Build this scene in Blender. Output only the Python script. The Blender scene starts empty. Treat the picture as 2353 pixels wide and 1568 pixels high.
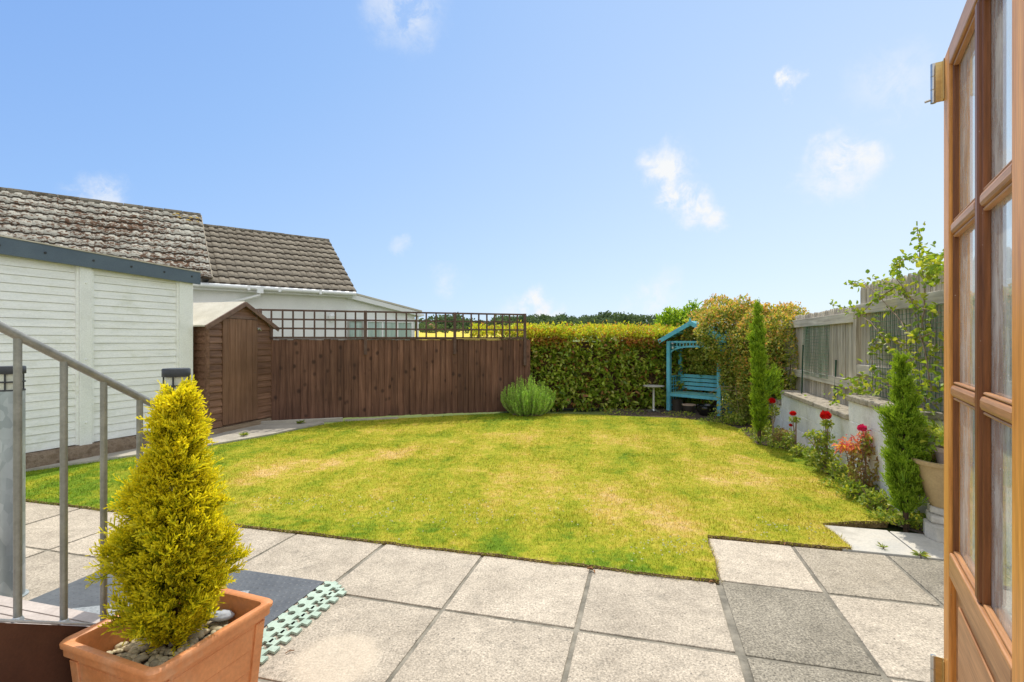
import bpy, bmesh, math, random
import numpy as np
from mathutils import Vector, Matrix, Quaternion, noise as mnoise

random.seed(7); RNG = np.random.default_rng(7)
C = bpy.context.scene.collection
PI = math.pi
rad = math.radians
H, F, CX, CY = 1.6, 1146.0, 1176.5, 784.0      # camera height, focal length and centre of the photograph measured in the same units
AX = rad(15)                                    # the garden's axis, 15 degrees right of the view

def gp(px, py, h=0.0):                          # ground point seen at a spot of the photograph
    Z = F*(H-h)/(py-CY); return Vector(((px-CX)/F*Z, Z, h))
def vp(px, py, Z):
    return Vector(((px-CX)/F*Z, Z, H-(py-CY)/F*Z))
def ru(r, u, z=0.0):                            # garden coordinates (right, away)
    return Vector((r*math.cos(AX)+u*math.sin(AX), -r*math.sin(AX)+u*math.cos(AX), z))

# ------------------------------------------------------------------ objects
def tag(o, label=None, cat=None, group=None, kind=None):
    if label: o['label'] = label
    if cat: o['category'] = cat
    if group: o['group'] = group
    if kind: o['kind'] = kind
    return o
def thing(name, label, cat, loc=(0,0,0), ang=0.0, group=None):
    o = bpy.data.objects.new(name, None); C.objects.link(o)
    o.empty_display_size = .1
    o.location = loc; o.rotation_euler = (0,0,ang)
    return tag(o, label, cat, group)
def link(name, me, mat, parent=None, bevel=0, smooth=False):
    o = bpy.data.objects.new(name, me); C.objects.link(o)
    if mat is not None:
        for m in (mat if isinstance(mat,(list,tuple)) else [mat]): me.materials.append(m)
    if parent is not None: o.parent = parent
    if bevel:
        b = o.modifiers.new('bevel','BEVEL'); b.width = bevel; b.segments = 2; b.limit_method='ANGLE'; b.angle_limit = rad(40)
    if smooth:
        me.polygons.foreach_set('use_smooth', np.ones(len(me.polygons), bool))
    return o
def copy_tree(o, parent=None):
    c = o.copy(); C.objects.link(c)
    if parent is not None: c.parent = parent
    for ch in list(o.children): copy_tree(ch, c)
    return c

class MB:
    def __init__(s): s.v=[]; s.f=[]; s.m=[]
    def add(s, vs, fs, mi=0, M=None):
        b=len(s.v)
        for p in vs:
            p=Vector(p); s.v.append(tuple(M@p if M is not None else p))
        for f in fs: s.f.append(tuple(i+b for i in f)); s.m.append(mi)
        return s
    def box(s, x0,x1,y0,y1,z0,z1, mi=0, M=None):
        return s.add([(x0,y0,z0),(x1,y0,z0),(x1,y1,z0),(x0,y1,z0),(x0,y0,z1),(x1,y0,z1),(x1,y1,z1),(x0,y1,z1)],
              [(0,3,2,1),(4,5,6,7),(0,1,5,4),(1,2,6,5),(2,3,7,6),(3,0,4,7)], mi, M)
    def bar(s, a, b, w, d, up=(0,0,1), mi=0):    # rectangular bar from a to b, w across, d along up
        a=Vector(a); b=Vector(b); t=(b-a).normalized(); u=Vector(up); x=t.cross(u).normalized(); u=x.cross(t)
        vs=[]
        for p in (a,b):
            for sx,su in ((-1,-1),(1,-1),(1,1),(-1,1)): vs.append(p+x*sx*w/2+u*su*d/2)
        return s.add(vs,[(0,1,2,3),(7,6,5,4),(0,4,5,1),(1,5,6,2),(2,6,7,3),(3,7,4,0)],mi)
    def prism(s, poly, h0, h1, mi=0, M=None, axis='z'):
        n=len(poly)
        def P(p,h):
            return (p[0],p[1],h) if axis=='z' else ((p[0],h,p[1]) if axis=='y' else (h,p[0],p[1]))
        vs=[P(p,h0) for p in poly]+[P(p,h1) for p in poly]
        fs=[tuple(reversed(range(n))),tuple(range(n,2*n))]+[(i,(i+1)%n,n+(i+1)%n,n+i) for i in range(n)]
        return s.add(vs,fs,mi,M)
    def tube(s, pts, r, n=8, mi=0, cap=True):
        pts=[Vector(p) for p in pts]; rs = r if isinstance(r,(list,tuple)) else [r]*len(pts)
        b=len(s.v); prev=None
        for i,p in enumerate(pts):
            t=(pts[min(i+1,len(pts)-1)]-pts[max(i-1,0)]).normalized()
            x = t.cross(Vector((0,0,1)) if abs(t.z)<.95 else Vector((1,0,0))).normalized() if prev is None else (prev-t*prev.dot(t)).normalized()
            prev=x; y=t.cross(x)
            for k in range(n):
                a=2*PI*k/n; s.v.append(tuple(p+(x*math.cos(a)+y*math.sin(a))*rs[i]))
        for i in range(len(pts)-1):
            for k in range(n):
                s.f.append((b+i*n+k,b+i*n+(k+1)%n,b+(i+1)*n+(k+1)%n,b+(i+1)*n+k)); s.m.append(mi)
        if cap:
            s.f.append(tuple(b+k for k in reversed(range(n)))); s.m.append(mi)
            e=b+(len(pts)-1)*n; s.f.append(tuple(e+k for k in range(n))); s.m.append(mi)
        return s
    def lathe(s, prof, n=24, c=(0,0,0), mi=0):
        b=len(s.v); c=Vector(c)
        for r,z in prof:
            for k in range(n):
                a=2*PI*k/n; s.v.append(tuple(c+Vector((r*math.cos(a),r*math.sin(a),z))))
        for i in range(len(prof)-1):
            for k in range(n):
                s.f.append((b+i*n+k,b+i*n+(k+1)%n,b+(i+1)*n+(k+1)%n,b+(i+1)*n+k)); s.m.append(mi)
        return s
    def build(s, name, mat, parent=None, bevel=0, smooth=False):
        me=bpy.data.meshes.new(name); me.from_pydata(s.v,[],s.f); me.update()
        o=link(name, me, mat, parent, bevel, smooth)
        if any(s.m): me.polygons.foreach_set('material_index', s.m)
        if smooth:
            try: me.set_sharp_from_angle(angle=rad(45))
            except Exception: pass
        return o

def np_mesh(name, V, Fc, mat, parent=None, mi=None, tip=None, smooth=False):
    V=np.asarray(V,np.float32); Fc=np.asarray(Fc,np.int32); k=Fc.shape[1]
    me=bpy.data.meshes.new(name)
    me.vertices.add(len(V)); me.vertices.foreach_set('co',V.ravel())
    me.loops.add(Fc.size); me.loops.foreach_set('vertex_index',Fc.ravel())
    me.polygons.add(len(Fc)); me.polygons.foreach_set('loop_start',np.arange(0,Fc.size,k,dtype=np.int32))
    if tip is not None:
        a=me.attributes.new('tip','FLOAT','POINT'); a.data.foreach_set('value',np.asarray(tip,np.float32))
    me.update(calc_edges=True)
    o=link(name,me,mat,parent,0,smooth)
    if mi is not None: me.polygons.foreach_set('material_index',np.asarray(mi,np.int32))
    return o

def curve_plate(name, outlines, h, mat, parent=None):   # flat plate with holes, extruded upward
    cu=bpy.data.curves.new(name,'CURVE'); cu.dimensions='2D'; cu.fill_mode='BOTH'; cu.extrude=h/2
    for ol in outlines:
        sp=cu.splines.new('POLY'); sp.points.add(len(ol)-1); sp.use_cyclic_u=True
        for i,p in enumerate(ol): sp.points[i].co=(p[0],p[1],h/2,1)
    tmp=bpy.data.objects.new(name+'_curve',cu); C.objects.link(tmp)
    dg=bpy.context.evaluated_depsgraph_get()
    me=bpy.data.meshes.new_from_object(tmp.evaluated_get(dg))
    bpy.data.objects.remove(tmp); bpy.data.curves.remove(cu)
    me.materials.clear()
    # 2D curves drop z of the points: shift so that the plate stands on its base
    zs=[v.co.z for v in me.vertices]; z0=min(zs)
    for v in me.vertices: v.co.z-=z0
    me.name=name
    return link(name,me,mat,parent)

# ------------------------------------------------------------------ materials
class NT:
    def __init__(s, name):
        s.mat=bpy.data.materials.new(name); s.mat.use_nodes=True; s.t=s.mat.node_tree; s.t.nodes.clear()
        s.out=s.n('ShaderNodeOutputMaterial')
    def n(s, typ, **kw):
        nd=s.t.nodes.new(typ)
        for k,v in kw.items(): setattr(nd,k,v)
        return nd
    def l(s,a,b): s.t.links.new(a,b)
    def set(s, nd, **kw):
        for k,v in kw.items():
            nd.inputs[k.replace('_',' ')].default_value=v
        return nd
    def coord(s, kind='Object', scale=(1,1,1)):
        if kind=='World': src=s.n('ShaderNodeNewGeometry').outputs['Position']
        else: src=s.n('ShaderNodeTexCoord').outputs[kind]
        mp=s.n('ShaderNodeMapping'); mp.inputs['Scale'].default_value=scale; s.l(src,mp.inputs['Vector']); return mp.outputs['Vector']
    def noise(s, vec, scale, detail=4, rough=.55, dist=0):
        nd=s.n('ShaderNodeTexNoise'); nd.inputs['Scale'].default_value=scale; nd.inputs['Detail'].default_value=detail
        nd.inputs['Roughness'].default_value=rough; nd.inputs['Distortion'].default_value=dist
        if vec is not None: s.l(vec,nd.inputs['Vector'])
        return nd.outputs['Fac']
    def voro(s, vec, scale, feature='F1', out='Distance'):
        nd=s.n('ShaderNodeTexVoronoi'); nd.feature=feature; nd.inputs['Scale'].default_value=scale
        if vec is not None: s.l(vec,nd.inputs['Vector'])
        return nd.outputs[out]
    def ramp(s, fac, stops, interp='LINEAR'):
        nd=s.n('ShaderNodeValToRGB'); cr=nd.color_ramp; cr.interpolation=interp
        while len(cr.elements)<len(stops): cr.elements.new(.5)
        for e,(p,c) in zip(cr.elements,stops):
            e.position=p; e.color=tuple(c)+(1,) if not isinstance(c,(int,float)) else (c,c,c,1)
        s.l(fac,nd.inputs['Fac']); return nd.outputs['Color']
    def mix(s, a, b, fac, mode='MIX'):
        nd=s.n('ShaderNodeMix'); nd.data_type='RGBA'; nd.blend_type=mode; nd.clamp_factor=True
        for sock,v in ((nd.inputs[0],fac),(nd.inputs[6],a),(nd.inputs[7],b)):
            if hasattr(v,'is_linked') or hasattr(v,'links'): s.l(v,sock)
            elif isinstance(v,(int,float)): sock.default_value = v if sock==nd.inputs[0] else (v,v,v,1)
            else: sock.default_value=tuple(v)+(1,)
        return nd.outputs[2]
    def math(s, op, a, b=None, clamp=False):
        nd=s.n('ShaderNodeMath'); nd.operation=op; nd.use_clamp=clamp
        for i,v in enumerate((a,b)):
            if v is None: continue
            if isinstance(v,(int,float)): nd.inputs[i].default_value=v
            else: s.l(v,nd.inputs[i])
        return nd.outputs[0]
    def mapr(s, v, a,b,c=0.,d=1., smooth=True):
        nd=s.n('ShaderNodeMapRange'); nd.interpolation_type='SMOOTHSTEP' if smooth else 'LINEAR'
        s.l(v,nd.inputs['Value'])
        for k,x in (('From Min',a),('From Max',b),('To Min',c),('To Max',d)): nd.inputs[k].default_value=x
        return nd.outputs['Result']
    def island(s): return s.n('ShaderNodeNewGeometry').outputs['Random Per Island']
    def hsv(s, col, h=.5, sat=1., val=1.):
        nd=s.n('ShaderNodeHueSaturation'); s.l(col,nd.inputs['Color'])
        for k,v in (('Hue',h),('Saturation',sat),('Value',val)):
            if isinstance(v,(int,float)): nd.inputs[k].default_value=v
            else: s.l(v,nd.inputs[k])
        return nd.outputs['Color']
    def bump(s, hgt, strength, dist=.01):
        nd=s.n('ShaderNodeBump'); nd.inputs['Strength'].default_value=strength; nd.inputs['Distance'].default_value=dist
        s.l(hgt,nd.inputs['Height']); return nd.outputs['Normal']
    def pbsdf(s, col, rough=.7, metal=0., spec=.4, normal=None, coat=0):
        p=s.n('ShaderNodeBsdfPrincipled')
        if isinstance(col,(tuple,list)): p.inputs['Base Color'].default_value=tuple(col)+(1,)
        else: s.l(col,p.inputs['Base Color'])
        if isinstance(rough,(int,float)): p.inputs['Roughness'].default_value=rough
        else: s.l(rough,p.inputs['Roughness'])
        p.inputs['Metallic'].default_value=metal; p.inputs['Specular IOR Level'].default_value=spec
        p.inputs['Coat Weight'].default_value=coat
        if normal is not None: s.l(normal,p.inputs['Normal'])
        return p.outputs['BSDF']
    def done(s, shader): s.l(shader,s.out.inputs['Surface']); return s.mat

def surf(name, c1, c2, scale=4, stretch=(1,1,1), rough=.75, bump=.15, bdist=.004, isl=0., metal=0, spec=.35, c3=None, fine=60, coat=0, lo=.35, hi=.65, dirt=None, damt=.5, dscale=3., dstretch=(1,1,1)):
    t=NT(name); v=t.coord('Object',stretch)
    n=t.noise(v,scale,6,.6); stops=[(lo,c1),(hi,c2)]
    if c3: stops=[(lo,c1),((lo+hi)/2,c2),(hi,c3)]
    col=t.ramp(n,stops); f=t.noise(v,fine,3,.6)
    col=t.mix(col,t.ramp(f,[(.3,.78),(.7,1.1)]),.6,'MULTIPLY')
    if isl: col=t.hsv(col,.5,1,t.mapr(t.island(),0,1,1-isl,1+isl,False))
    if dirt:
        dn=t.noise(t.coord('Object',dstretch),dscale,6,.7); col=t.mix(col,dirt,t.mapr(dn,.50,.72,0,damt))
    return t.done(t.pbsdf(col,rough,metal,spec,t.bump(t.math('ADD',n,f),bump,bdist),coat))

def leafmat(name, stops, trans=.4, rough=.5, tipcol=None, spec=.35, tmul=(1.25,1.2,.7)):
    t=NT(name); col=t.ramp(t.island(),stops)
    if tipcol:
        at=t.n('ShaderNodeAttribute'); at.attribute_name='tip'
        col=t.mix(col,tipcol,t.mapr(at.outputs['Fac'],.25,1.,0,.92))
    v=t.coord('Object'); col=t.mix(col,t.ramp(t.noise(v,3.5,3),[(.3,.75),(.7,1.2)]),.7,'MULTIPLY')
    p=t.pbsdf(col,rough,0,spec)
    tr=t.n('ShaderNodeBsdfTranslucent'); t.l(t.mix(col,tmul,1.,'MULTIPLY'),tr.inputs['Color'])
    mx=t.n('ShaderNodeMixShader'); mx.inputs[0].default_value=trans; t.l(p,mx.inputs[1]); t.l(tr.outputs[0],mx.inputs[2])
    return t.done(mx.outputs[0])

def lawn_colour(t, blade=False):
    v=t.coord('World'); big=t.noise(v,.55,4,.6,.5); med=t.noise(v,2.2,5,.65); fin=t.noise(v,14,4,.7)
    s=t.math('ADD',t.math('MULTIPLY',big,.55),t.math('MULTIPLY',med,.45))
    blobs=[(1500,1185,.75,1.),(1700,1110,.5,.6),(900,1045,.55,.8),(760,1068,.45,.8),(620,1090,.45,.9),(1180,1010,.9,.45),(1440,1130,.8,.5),
           (1560,1255,.5,.55),(880,995,.6,.45),(1740,1065,.35,.8),(1250,1090,.8,.5),(1420,1005,1.2,.4),(1640,1015,.6,.55),(1180,1140,.7,.35)]
    pos=t.n('ShaderNodeNewGeometry').outputs['Position']
    acc=None
    wob=t.n('ShaderNodeTexNoise'); wob.inputs['Scale'].default_value=3.2; wob.inputs['Detail'].default_value=6; wob.inputs['Roughness'].default_value=.7; t.l(pos,wob.inputs['Vector'])
    wv=t.n('ShaderNodeVectorMath'); wv.operation='MULTIPLY_ADD'; t.l(wob.outputs['Color'],wv.inputs[0]); wv.inputs[1].default_value=(1.5,1.5,0); wv.inputs[2].default_value=(-.75,-.75,0)
    av=t.n('ShaderNodeVectorMath'); av.operation='ADD'; t.l(pos,av.inputs[0]); t.l(wv.outputs[0],av.inputs[1])
    for px,py,r,w in blobs:
        c=gp(px,py); d=t.n('ShaderNodeVectorMath'); d.operation='DISTANCE'; t.l(av.outputs[0],d.inputs[0]); d.inputs[1].default_value=(c.x,c.y,0.03)
        m=t.mapr(d.outputs['Value'],0,r*1.25,w,0)
        acc=m if acc is None else t.math('MAXIMUM',acc,m)
    s=t.math('ADD',s,t.math('MULTIPLY',acc,.28))
    # mowing stripes along the garden axis
    sx=t.n('ShaderNodeSeparateXYZ'); t.l(pos,sx.inputs[0])
    r_=t.math('SUBTRACT',t.math('MULTIPLY',sx.outputs['X'],math.cos(rad(9))),t.math('MULTIPLY',sx.outputs['Y'],math.sin(rad(9))))
    st=t.math('SINE',t.math('MULTIPLY',r_,11.))
    s=t.math('ADD',s,t.math('MULTIPLY',st,.04))
    s=t.math('ADD',s,t.math('ADD',t.math('MULTIPLY',t.math('SUBTRACT',fin,.5),.55),t.math('MULTIPLY',t.math('SUBTRACT',t.noise(v,5.,5,.7),.5),.45)))
    # the strip near the patio and the left end stay greener
    grn=t.mapr(sx.outputs['X'],-4.8,-2.6,.13,0); s=t.math('SUBTRACT',s,grn)
    uu=t.math('ADD',t.math('MULTIPLY',sx.outputs['X'],math.sin(AX)),t.math('MULTIPLY',sx.outputs['Y'],math.cos(AX)))
    s=t.math('SUBTRACT',s,t.math('MULTIPLY',t.mapr(uu,3.55,4.35,.13,0),t.mapr(med,.35,.6,1.,.35)))
    s=t.math('SUBTRACT',s,t.mapr(uu,8.6,10.2,0,.06))
    col=t.ramp(s,[(.28,(.15,.25,.016)),(.43,(.32,.35,.023)),(.57,(.47,.42,.045)),(.71,(.60,.45,.11)),(.86,(.70,.50,.22))])
    if blade: col=t.hsv(col,.5,1.0,t.mapr(t.island(),0,1,.45,1.5,False))
    else: col=t.mix(col,t.ramp(t.noise(v,90,3,.7),[(.3,.45),(.7,1.15)]),.8,'MULTIPLY')
    return col

def m_lawn():
    t=NT('turf'); return t.done(t.pbsdf(lawn_colour(t),.9,0,.1,t.bump(t.noise(t.coord('World'),120,3),.5,.02)))
def m_grass():
    t=NT('grass_blade'); col=lawn_colour(t,True); p=t.pbsdf(col,.6,0,.2)
    tr=t.n('ShaderNodeBsdfTranslucent'); t.l(t.mix(col,(1.2,1.15,.7),1.,'MULTIPLY'),tr.inputs['Color'])
    mx=t.n('ShaderNodeMixShader'); mx.inputs[0].default_value=.35; t.l(p,mx.inputs[1]); t.l(tr.outputs[0],mx.inputs[2]); return t.done(mx.outputs[0])

def m_slab(name, c1, c2, speck=.5, stain=True):
    t=NT(name); v=t.coord('World'); n=t.noise(v,2.6,6,.65); f=t.noise(v,85,3,.7); vo=t.voro(v,140,'F1','Color')
    col=t.ramp(n,[(.3,c1),(.7,c2)])
    col=t.mix(col,t.ramp(f,[(.33,1-speck),(.62,1.08)]),.8,'MULTIPLY')
    sp=t.n('ShaderNodeSeparateColor'); t.l(vo,sp.inputs[0])
    col=t.mix(col,t.ramp(sp.outputs[0],[(.0,.62),(.3,.95),(.8,1.0),(1.,1.3)]),speck*1.3 if speck<.7 else .9,'MULTIPLY')
    mid=t.noise(v,11,6,.75); col=t.mix(col,t.ramp(mid,[(.32,.72),(.5,.98),(.7,1.14)]),.8,'MULTIPLY')
    pit=t.noise(v,46,2,.5); col=t.mix(col,(.11,.10,.085),t.mapr(pit,.66,.72,0,.75))
    blot=t.noise(v,6,6,.8)
    col=t.mix(col,(.10,.098,.085),t.mapr(blot,.55,.72,0,.45))
    col=t.hsv(col,.5,1,t.mapr(t.island(),0,1,.86,1.08,False))
    if stain:
        c=gp(772,1515); d=t.n('ShaderNodeVectorMath'); d.operation='DISTANCE'
        nz=t.n('ShaderNodeTexNoise'); nz.inputs['Scale'].default_value=9; t.l(v,nz.inputs['Vector'])
        pv=t.n('ShaderNodeVectorMath'); pv.operation='MULTIPLY_ADD'; t.l(nz.outputs['Color'],pv.inputs[0]); pv.inputs[1].default_value=(.05,.05,0)
        t.l(v,pv.inputs[2]); t.l(pv.outputs[0],d.inputs[0]); d.inputs[1].default_value=(c.x+.025,c.y+.025,0.0)
        clean=t.mix((.60,.505,.385),t.ramp(f,[(.3,.8),(.7,1.06)]),.7,'MULTIPLY')
        col=t.mix(col,clean,t.mapr(d.outputs['Value'],.165,.25,.6,0))
    return t.done(t.pbsdf(col,.88,0,.25,t.bump(t.math('ADD',f,t.math('MULTIPLY',n,.5)),.5,.004)))

def m_board(name, c1, c2, c3, isl=.22, knots=True, rough=.72, axis='z', grain=1.):
    t=NT(name); st=(22,22,1.1) if axis=='z' else (1.1,22,22)
    v=t.coord('Object',st); rnd=t.island()
    off=t.n('ShaderNodeVectorMath'); off.operation='ADD'; t.l(v,off.inputs[0])
    cb=t.n('ShaderNodeCombineXYZ'); t.l(t.math('MULTIPLY',rnd,57.),cb.inputs[0]); t.l(t.math('MULTIPLY',rnd,23.),cb.inputs[2]); t.l(cb.outputs[0],off.inputs[1])
    n=t.noise(off.outputs[0],1.3*grain,6,.62,.6); col=t.ramp(n,[(.3,c1),(.52,c2),(.75,c3)])
    big=t.noise(t.coord('Object'),1.4,3); col=t.mix(col,t.ramp(big,[(.3,.72),(.7,1.2)]),.8,'MULTIPLY')
    hgt=n
    if knots:
        kv=t.n('ShaderNodeVectorMath'); kv.operation='ADD'; t.l(t.coord('Object',(5,5,4.2)),kv.inputs[0]); t.l(cb.outputs[0],kv.inputs[1])
        d=t.voro(kv.outputs[0],1.); k=t.mapr(d,.07,.27,1,0); col=t.mix(col,tuple(x*.38 for x in c1),t.math('MULTIPLY',k,.8))
    col=t.hsv(col,.5,1,t.mapr(rnd,0,1,1-isl,1+isl,False))
    return t.done(t.pbsdf(col,rough,0,.3,t.bump(hgt,.35,.004)))

def m_tile(name, pale, dark, lichen):
    t=NT(name); v=t.coord('Object'); n=t.noise(v,12,6,.7); big=t.noise(v,.9,3)
    base=t.ramp(t.noise(v,30,4,.7),[(.3,tuple(x*.8 for x in pale)),(.7,pale)])
    thr=t.math('ADD',n,t.math('MULTIPLY',t.math('SUBTRACT',big,.5),.35))
    holes=t.mapr(thr,lichen,lichen+.05,0,1)
    col=t.mix(base,dark,holes)
    sp=t.voro(v,11); col=t.mix(col,tuple(x*.5 for x in dark),t.mapr(sp,.10,.2,.9,0))
    col=t.hsv(col,.5,1,t.mapr(t.island(),0,1,.85,1.1,False))
    return t.done(t.pbsdf(col,.9,0,.2,t.bump(n,.4,.01)))

def m_galv():
    t=NT('galvanised_steel'); v=t.coord('Object',(1,1,.6)); vo=t.voro(v,26,'F1','Color'); sc=t.n('ShaderNodeSeparateColor'); t.l(vo,sc.inputs[0])
    n=t.noise(v,6,4); col=t.ramp(sc.outputs[0],[(0,(.34,.385,.39)),(1,(.49,.535,.54))]); col=t.mix(col,t.ramp(n,[(.3,.75),(.7,1.1)]),.7,'MULTIPLY')
    return t.done(t.pbsdf(col,.45,.5,.5))

def m_glass(name='window_glass', tint=(.93,.96,.95), ior=1.5, rough=0., dust=0.):
    t=NT(name); fr=t.n('ShaderNodeFresnel'); fr.inputs['IOR'].default_value=ior; ge=t.n('ShaderNodeNewGeometry'); t.l(t.math('ADD',t.math('MULTIPLY',ge.outputs['Backfacing'],1/ior-ior),ior),fr.inputs['IOR'])
    tr=t.n('ShaderNodeBsdfTransparent'); tr.inputs['Color'].default_value=tint+(1,)
    gl=t.n('ShaderNodeBsdfGlossy'); gl.inputs['Roughness'].default_value=rough
    mx=t.n('ShaderNodeMixShader'); t.l(fr.outputs[0],mx.inputs[0]); t.l(tr.outputs[0],mx.inputs[1]); t.l(gl.outputs[0],mx.inputs[2])
    if dust:
        df=t.n('ShaderNodeBsdfDiffuse'); df.inputs['Color'].default_value=(.74,.76,.72,1); m2=t.n('ShaderNodeMixShader'); nz=t.noise(t.coord('Object',(9,9,2.5)),3.,6,.7)
        fl=t.noise(t.coord('Object'),95,2,.5)
        t.l(t.math('ADD',t.mapr(nz,.3,.75,dust*.5,dust*1.6),t.mapr(fl,.70,.76,0,.35)),m2.inputs[0]); t.l(mx.outputs[0],m2.inputs[1]); t.l(df.outputs[0],m2.inputs[2]); return t.done(m2.outputs[0])
    return t.done(mx.outputs[0])

def m_varnish(name, c1, c2, axis='z', rough=.42):
    t=NT(name); st=(30,30,1.6) if axis=='z' else (1.6,30,30)
    v=t.coord('Object',st); n=t.noise(v,1.2,7,.65,.8); f=t.noise(v,6,4,.7)
    col=t.ramp(n,[(.3,c1),(.7,c2)]); col=t.mix(col,t.ramp(f,[(.3,.55),(.7,1.15)]),.7,'MULTIPLY')
    fleck=t.noise(t.coord('Object'),130,2,.5); col=t.mix(col,(.75,.62,.45),t.mapr(fleck,.745,.78,0,.6))
    return t.done(t.pbsdf(col,rough,0,.28,t.bump(n,.1,.002),.0))

MAT={}
MAT['dead_turf']=surf('dead_turf_edge',(.16,.10,.045),(.34,.23,.10),30,rough=1.,bump=1.,bdist=.02); MAT['turf']=m_lawn(); MAT['blade']=m_grass()
MAT['slab_light']=m_slab('slab_light',(.455,.39,.305),(.63,.545,.43),.55)
MAT['slab_dark']=m_slab('slab_dark',(.27,.24,.185),(.42,.375,.295),.8,False)
MAT['slab_mid']=m_slab('slab_mid',(.36,.31,.235),(.50,.435,.34),.65,False)
MAT['mortar']=surf('mortar',(.13,.12,.095),(.30,.27,.215),7,rough=.95)
MAT['flag']=surf('flagstone',(.42,.39,.33),(.58,.54,.46),2.5,rough=.85,bump=.3,c3=(.50,.48,.43))
MAT['concrete']=surf('concrete',(.33,.30,.25),(.46,.42,.35),3,rough=.9,bump=.3)
MAT['plinth']=surf('plinth_concrete',(.14,.095,.06),(.27,.20,.14),9,rough=.95,bump=.8,bdist=.02,c3=(.2,.14,.09))
MAT['soil']=surf('soil',(.055,.04,.028),(.14,.10,.07),14,rough=1.,bump=1.,bdist=.03)
MAT['ground']=surf('meadow_ground',(.09,.13,.03),(.16,.19,.05),.06,rough=1.,bump=0,fine=2)
MAT['crop']=surf('yellow_crop',(.52,.42,.03),(.66,.52,.06),.12,rough=1.,bump=0,fine=1.5)
MAT['white_paint']=surf('white_paint_wall',(.74,.75,.73),(.84,.85,.83),1.5,rough=.8,bump=.25,bdist=.003,c3=(.81,.82,.79),dirt=(.56,.56,.47),damt=.3,dscale=4)
MAT['garage_panel']=surf('garage_panel_paint',(.80,.81,.80),(.89,.895,.885),2.2,stretch=(.6,1,4),rough=.75,bump=.3,bdist=.004,c3=(.82,.825,.79),dirt=(.56,.57,.44),damt=.4,dscale=2.6,dstretch=(1,1,1.8))
MAT['render_white']=surf('white_render',(.74,.74,.72),(.84,.84,.82),1.2,rough=.9,bump=.2,fine=90)
MAT['upvc']=surf('white_plastic',(.78,.79,.78),(.86,.86,.85),2,rough=.35,bump=0,spec=.5)
MAT['fascia']=surf('slate_blue_metal',(.075,.105,.14),(.095,.13,.165),3,rough=.45,bump=.02,spec=.5)
MAT['dark_metal']=surf('dark_metal',(.03,.032,.034),(.05,.052,.055),6,rough=.4,bump=.02)
MAT['tile_pale']=m_tile('lichened_roof_tile',(.55,.52,.44),(.15,.085,.052),.50)
MAT['tile_brown']=m_tile('brown_roof_tile',(.34,.29,.225),(.16,.12,.085),.60)
MAT['tile_lip']=surf('shade_dark_tile_lip',(.035,.026,.02),(.09,.065,.045),8,rough=1.)  # shade under each tile course, put into the colour of the lip
MAT['ridge']=m_tile('mossy_ridge_tile',(.17,.15,.115),(.07,.055,.035),.5)
MAT['lichen']=surf('orange_lichen',(.42,.27,.03),(.30,.22,.08),14,rough=.95)
MAT['shed']=m_board('brown_shed_paint',(.115,.056,.033),(.20,.105,.063),(.28,.16,.105),.12,False,.55,'x')
MAT['shed_door']=m_board('brown_door_paint',(.135,.066,.036),(.20,.107,.063),(.25,.142,.09),.10,False,.55,'z')
MAT['shed_trim']=surf('shed_trim_paint',(.14,.08,.055),(.22,.135,.10),8,rough=.6)
MAT['shed_base']=surf('bare_timber',(.24,.17,.11),(.36,.27,.18),5,(1,8,8),rough=.9)
MAT['felt']=surf('roof_felt',(.50,.465,.375),(.60,.565,.47),3,rough=.95)
MAT['fence_brown']=m_board('brown_fence_stain',(.075,.034,.022),(.145,.069,.043),(.23,.12,.078),.20,True)
MAT['trellis']=surf('trellis_stain',(.075,.042,.032),(.13,.08,.062),8,rough=.7)
MAT['fence_grey']=m_board('weathered_grey_timber',(.28,.24,.18),(.48,.42,.33),(.66,.59,.48),.22,False,.9,'z')
MAT['rail_grey']=m_board('weathered_grey_rail',(.36,.32,.255),(.55,.50,.41),(.70,.645,.54),.1,False,.9,'x')
MAT['netting']=surf('green_netting',(.05,.13,.07),(.08,.19,.10),8,rough=.6,bump=0)
MAT['wall_paint']=surf('pale_block_paint',(.76,.76,.73),(.86,.85,.81),2,rough=.85,bump=.3,c3=(.72,.71,.65),dirt=(.36,.33,.25),damt=.5,dscale=3,dstretch=(1,1,.6))
MAT['coping']=surf('weathered_coping',(.16,.135,.10),(.42,.37,.29),11,rough=.95,bump=.7,bdist=.01,c3=(.33,.28,.21))
MAT['turq']=surf('turquoise_paint',(.08,.37,.48),(.15,.51,.63),5,rough=.5,bump=.12,dirt=(.26,.47,.50),damt=.6,dscale=8,dstretch=(3,3,.6))
MAT['turq_seat']=surf('worn_turquoise_paint',(.10,.30,.27),(.16,.40,.36),6,rough=.6,bump=.1)
MAT['black_glaze']=surf('black_glaze',(.008,.008,.010),(.016,.014,.014),5,rough=.12,bump=0,spec=.6)
MAT['dark_pot']=surf('dark_brown_pot',(.03,.024,.02),(.055,.045,.035),5,rough=.5)
MAT['pale_rim']=surf('pale_clay',(.42,.30,.22),(.52,.40,.30),8,rough=.8)
MAT['table_grey']=surf('aged_table_top',(.30,.29,.26),(.42,.40,.36),6,rough=.6)
MAT['table_leg']=surf('cream_painted_steel',(.55,.54,.47),(.66,.64,.56),6,rough=.45)
MAT['terracotta']=surf('terracotta_plastic',(.60,.225,.08),(.74,.30,.115),4,rough=.48,bump=.05,spec=.4,dirt=(.62,.40,.25),damt=.35,dscale=7,dstretch=(1,1,.5))
MAT['pebble']=surf('river_pebble',(.36,.30,.18),(.60,.52,.34),8,rough=.75,isl=.3)
MAT['slate']=surf('blue_grey_stone',(.32,.36,.42),(.50,.54,.58),8,rough=.6)
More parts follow.
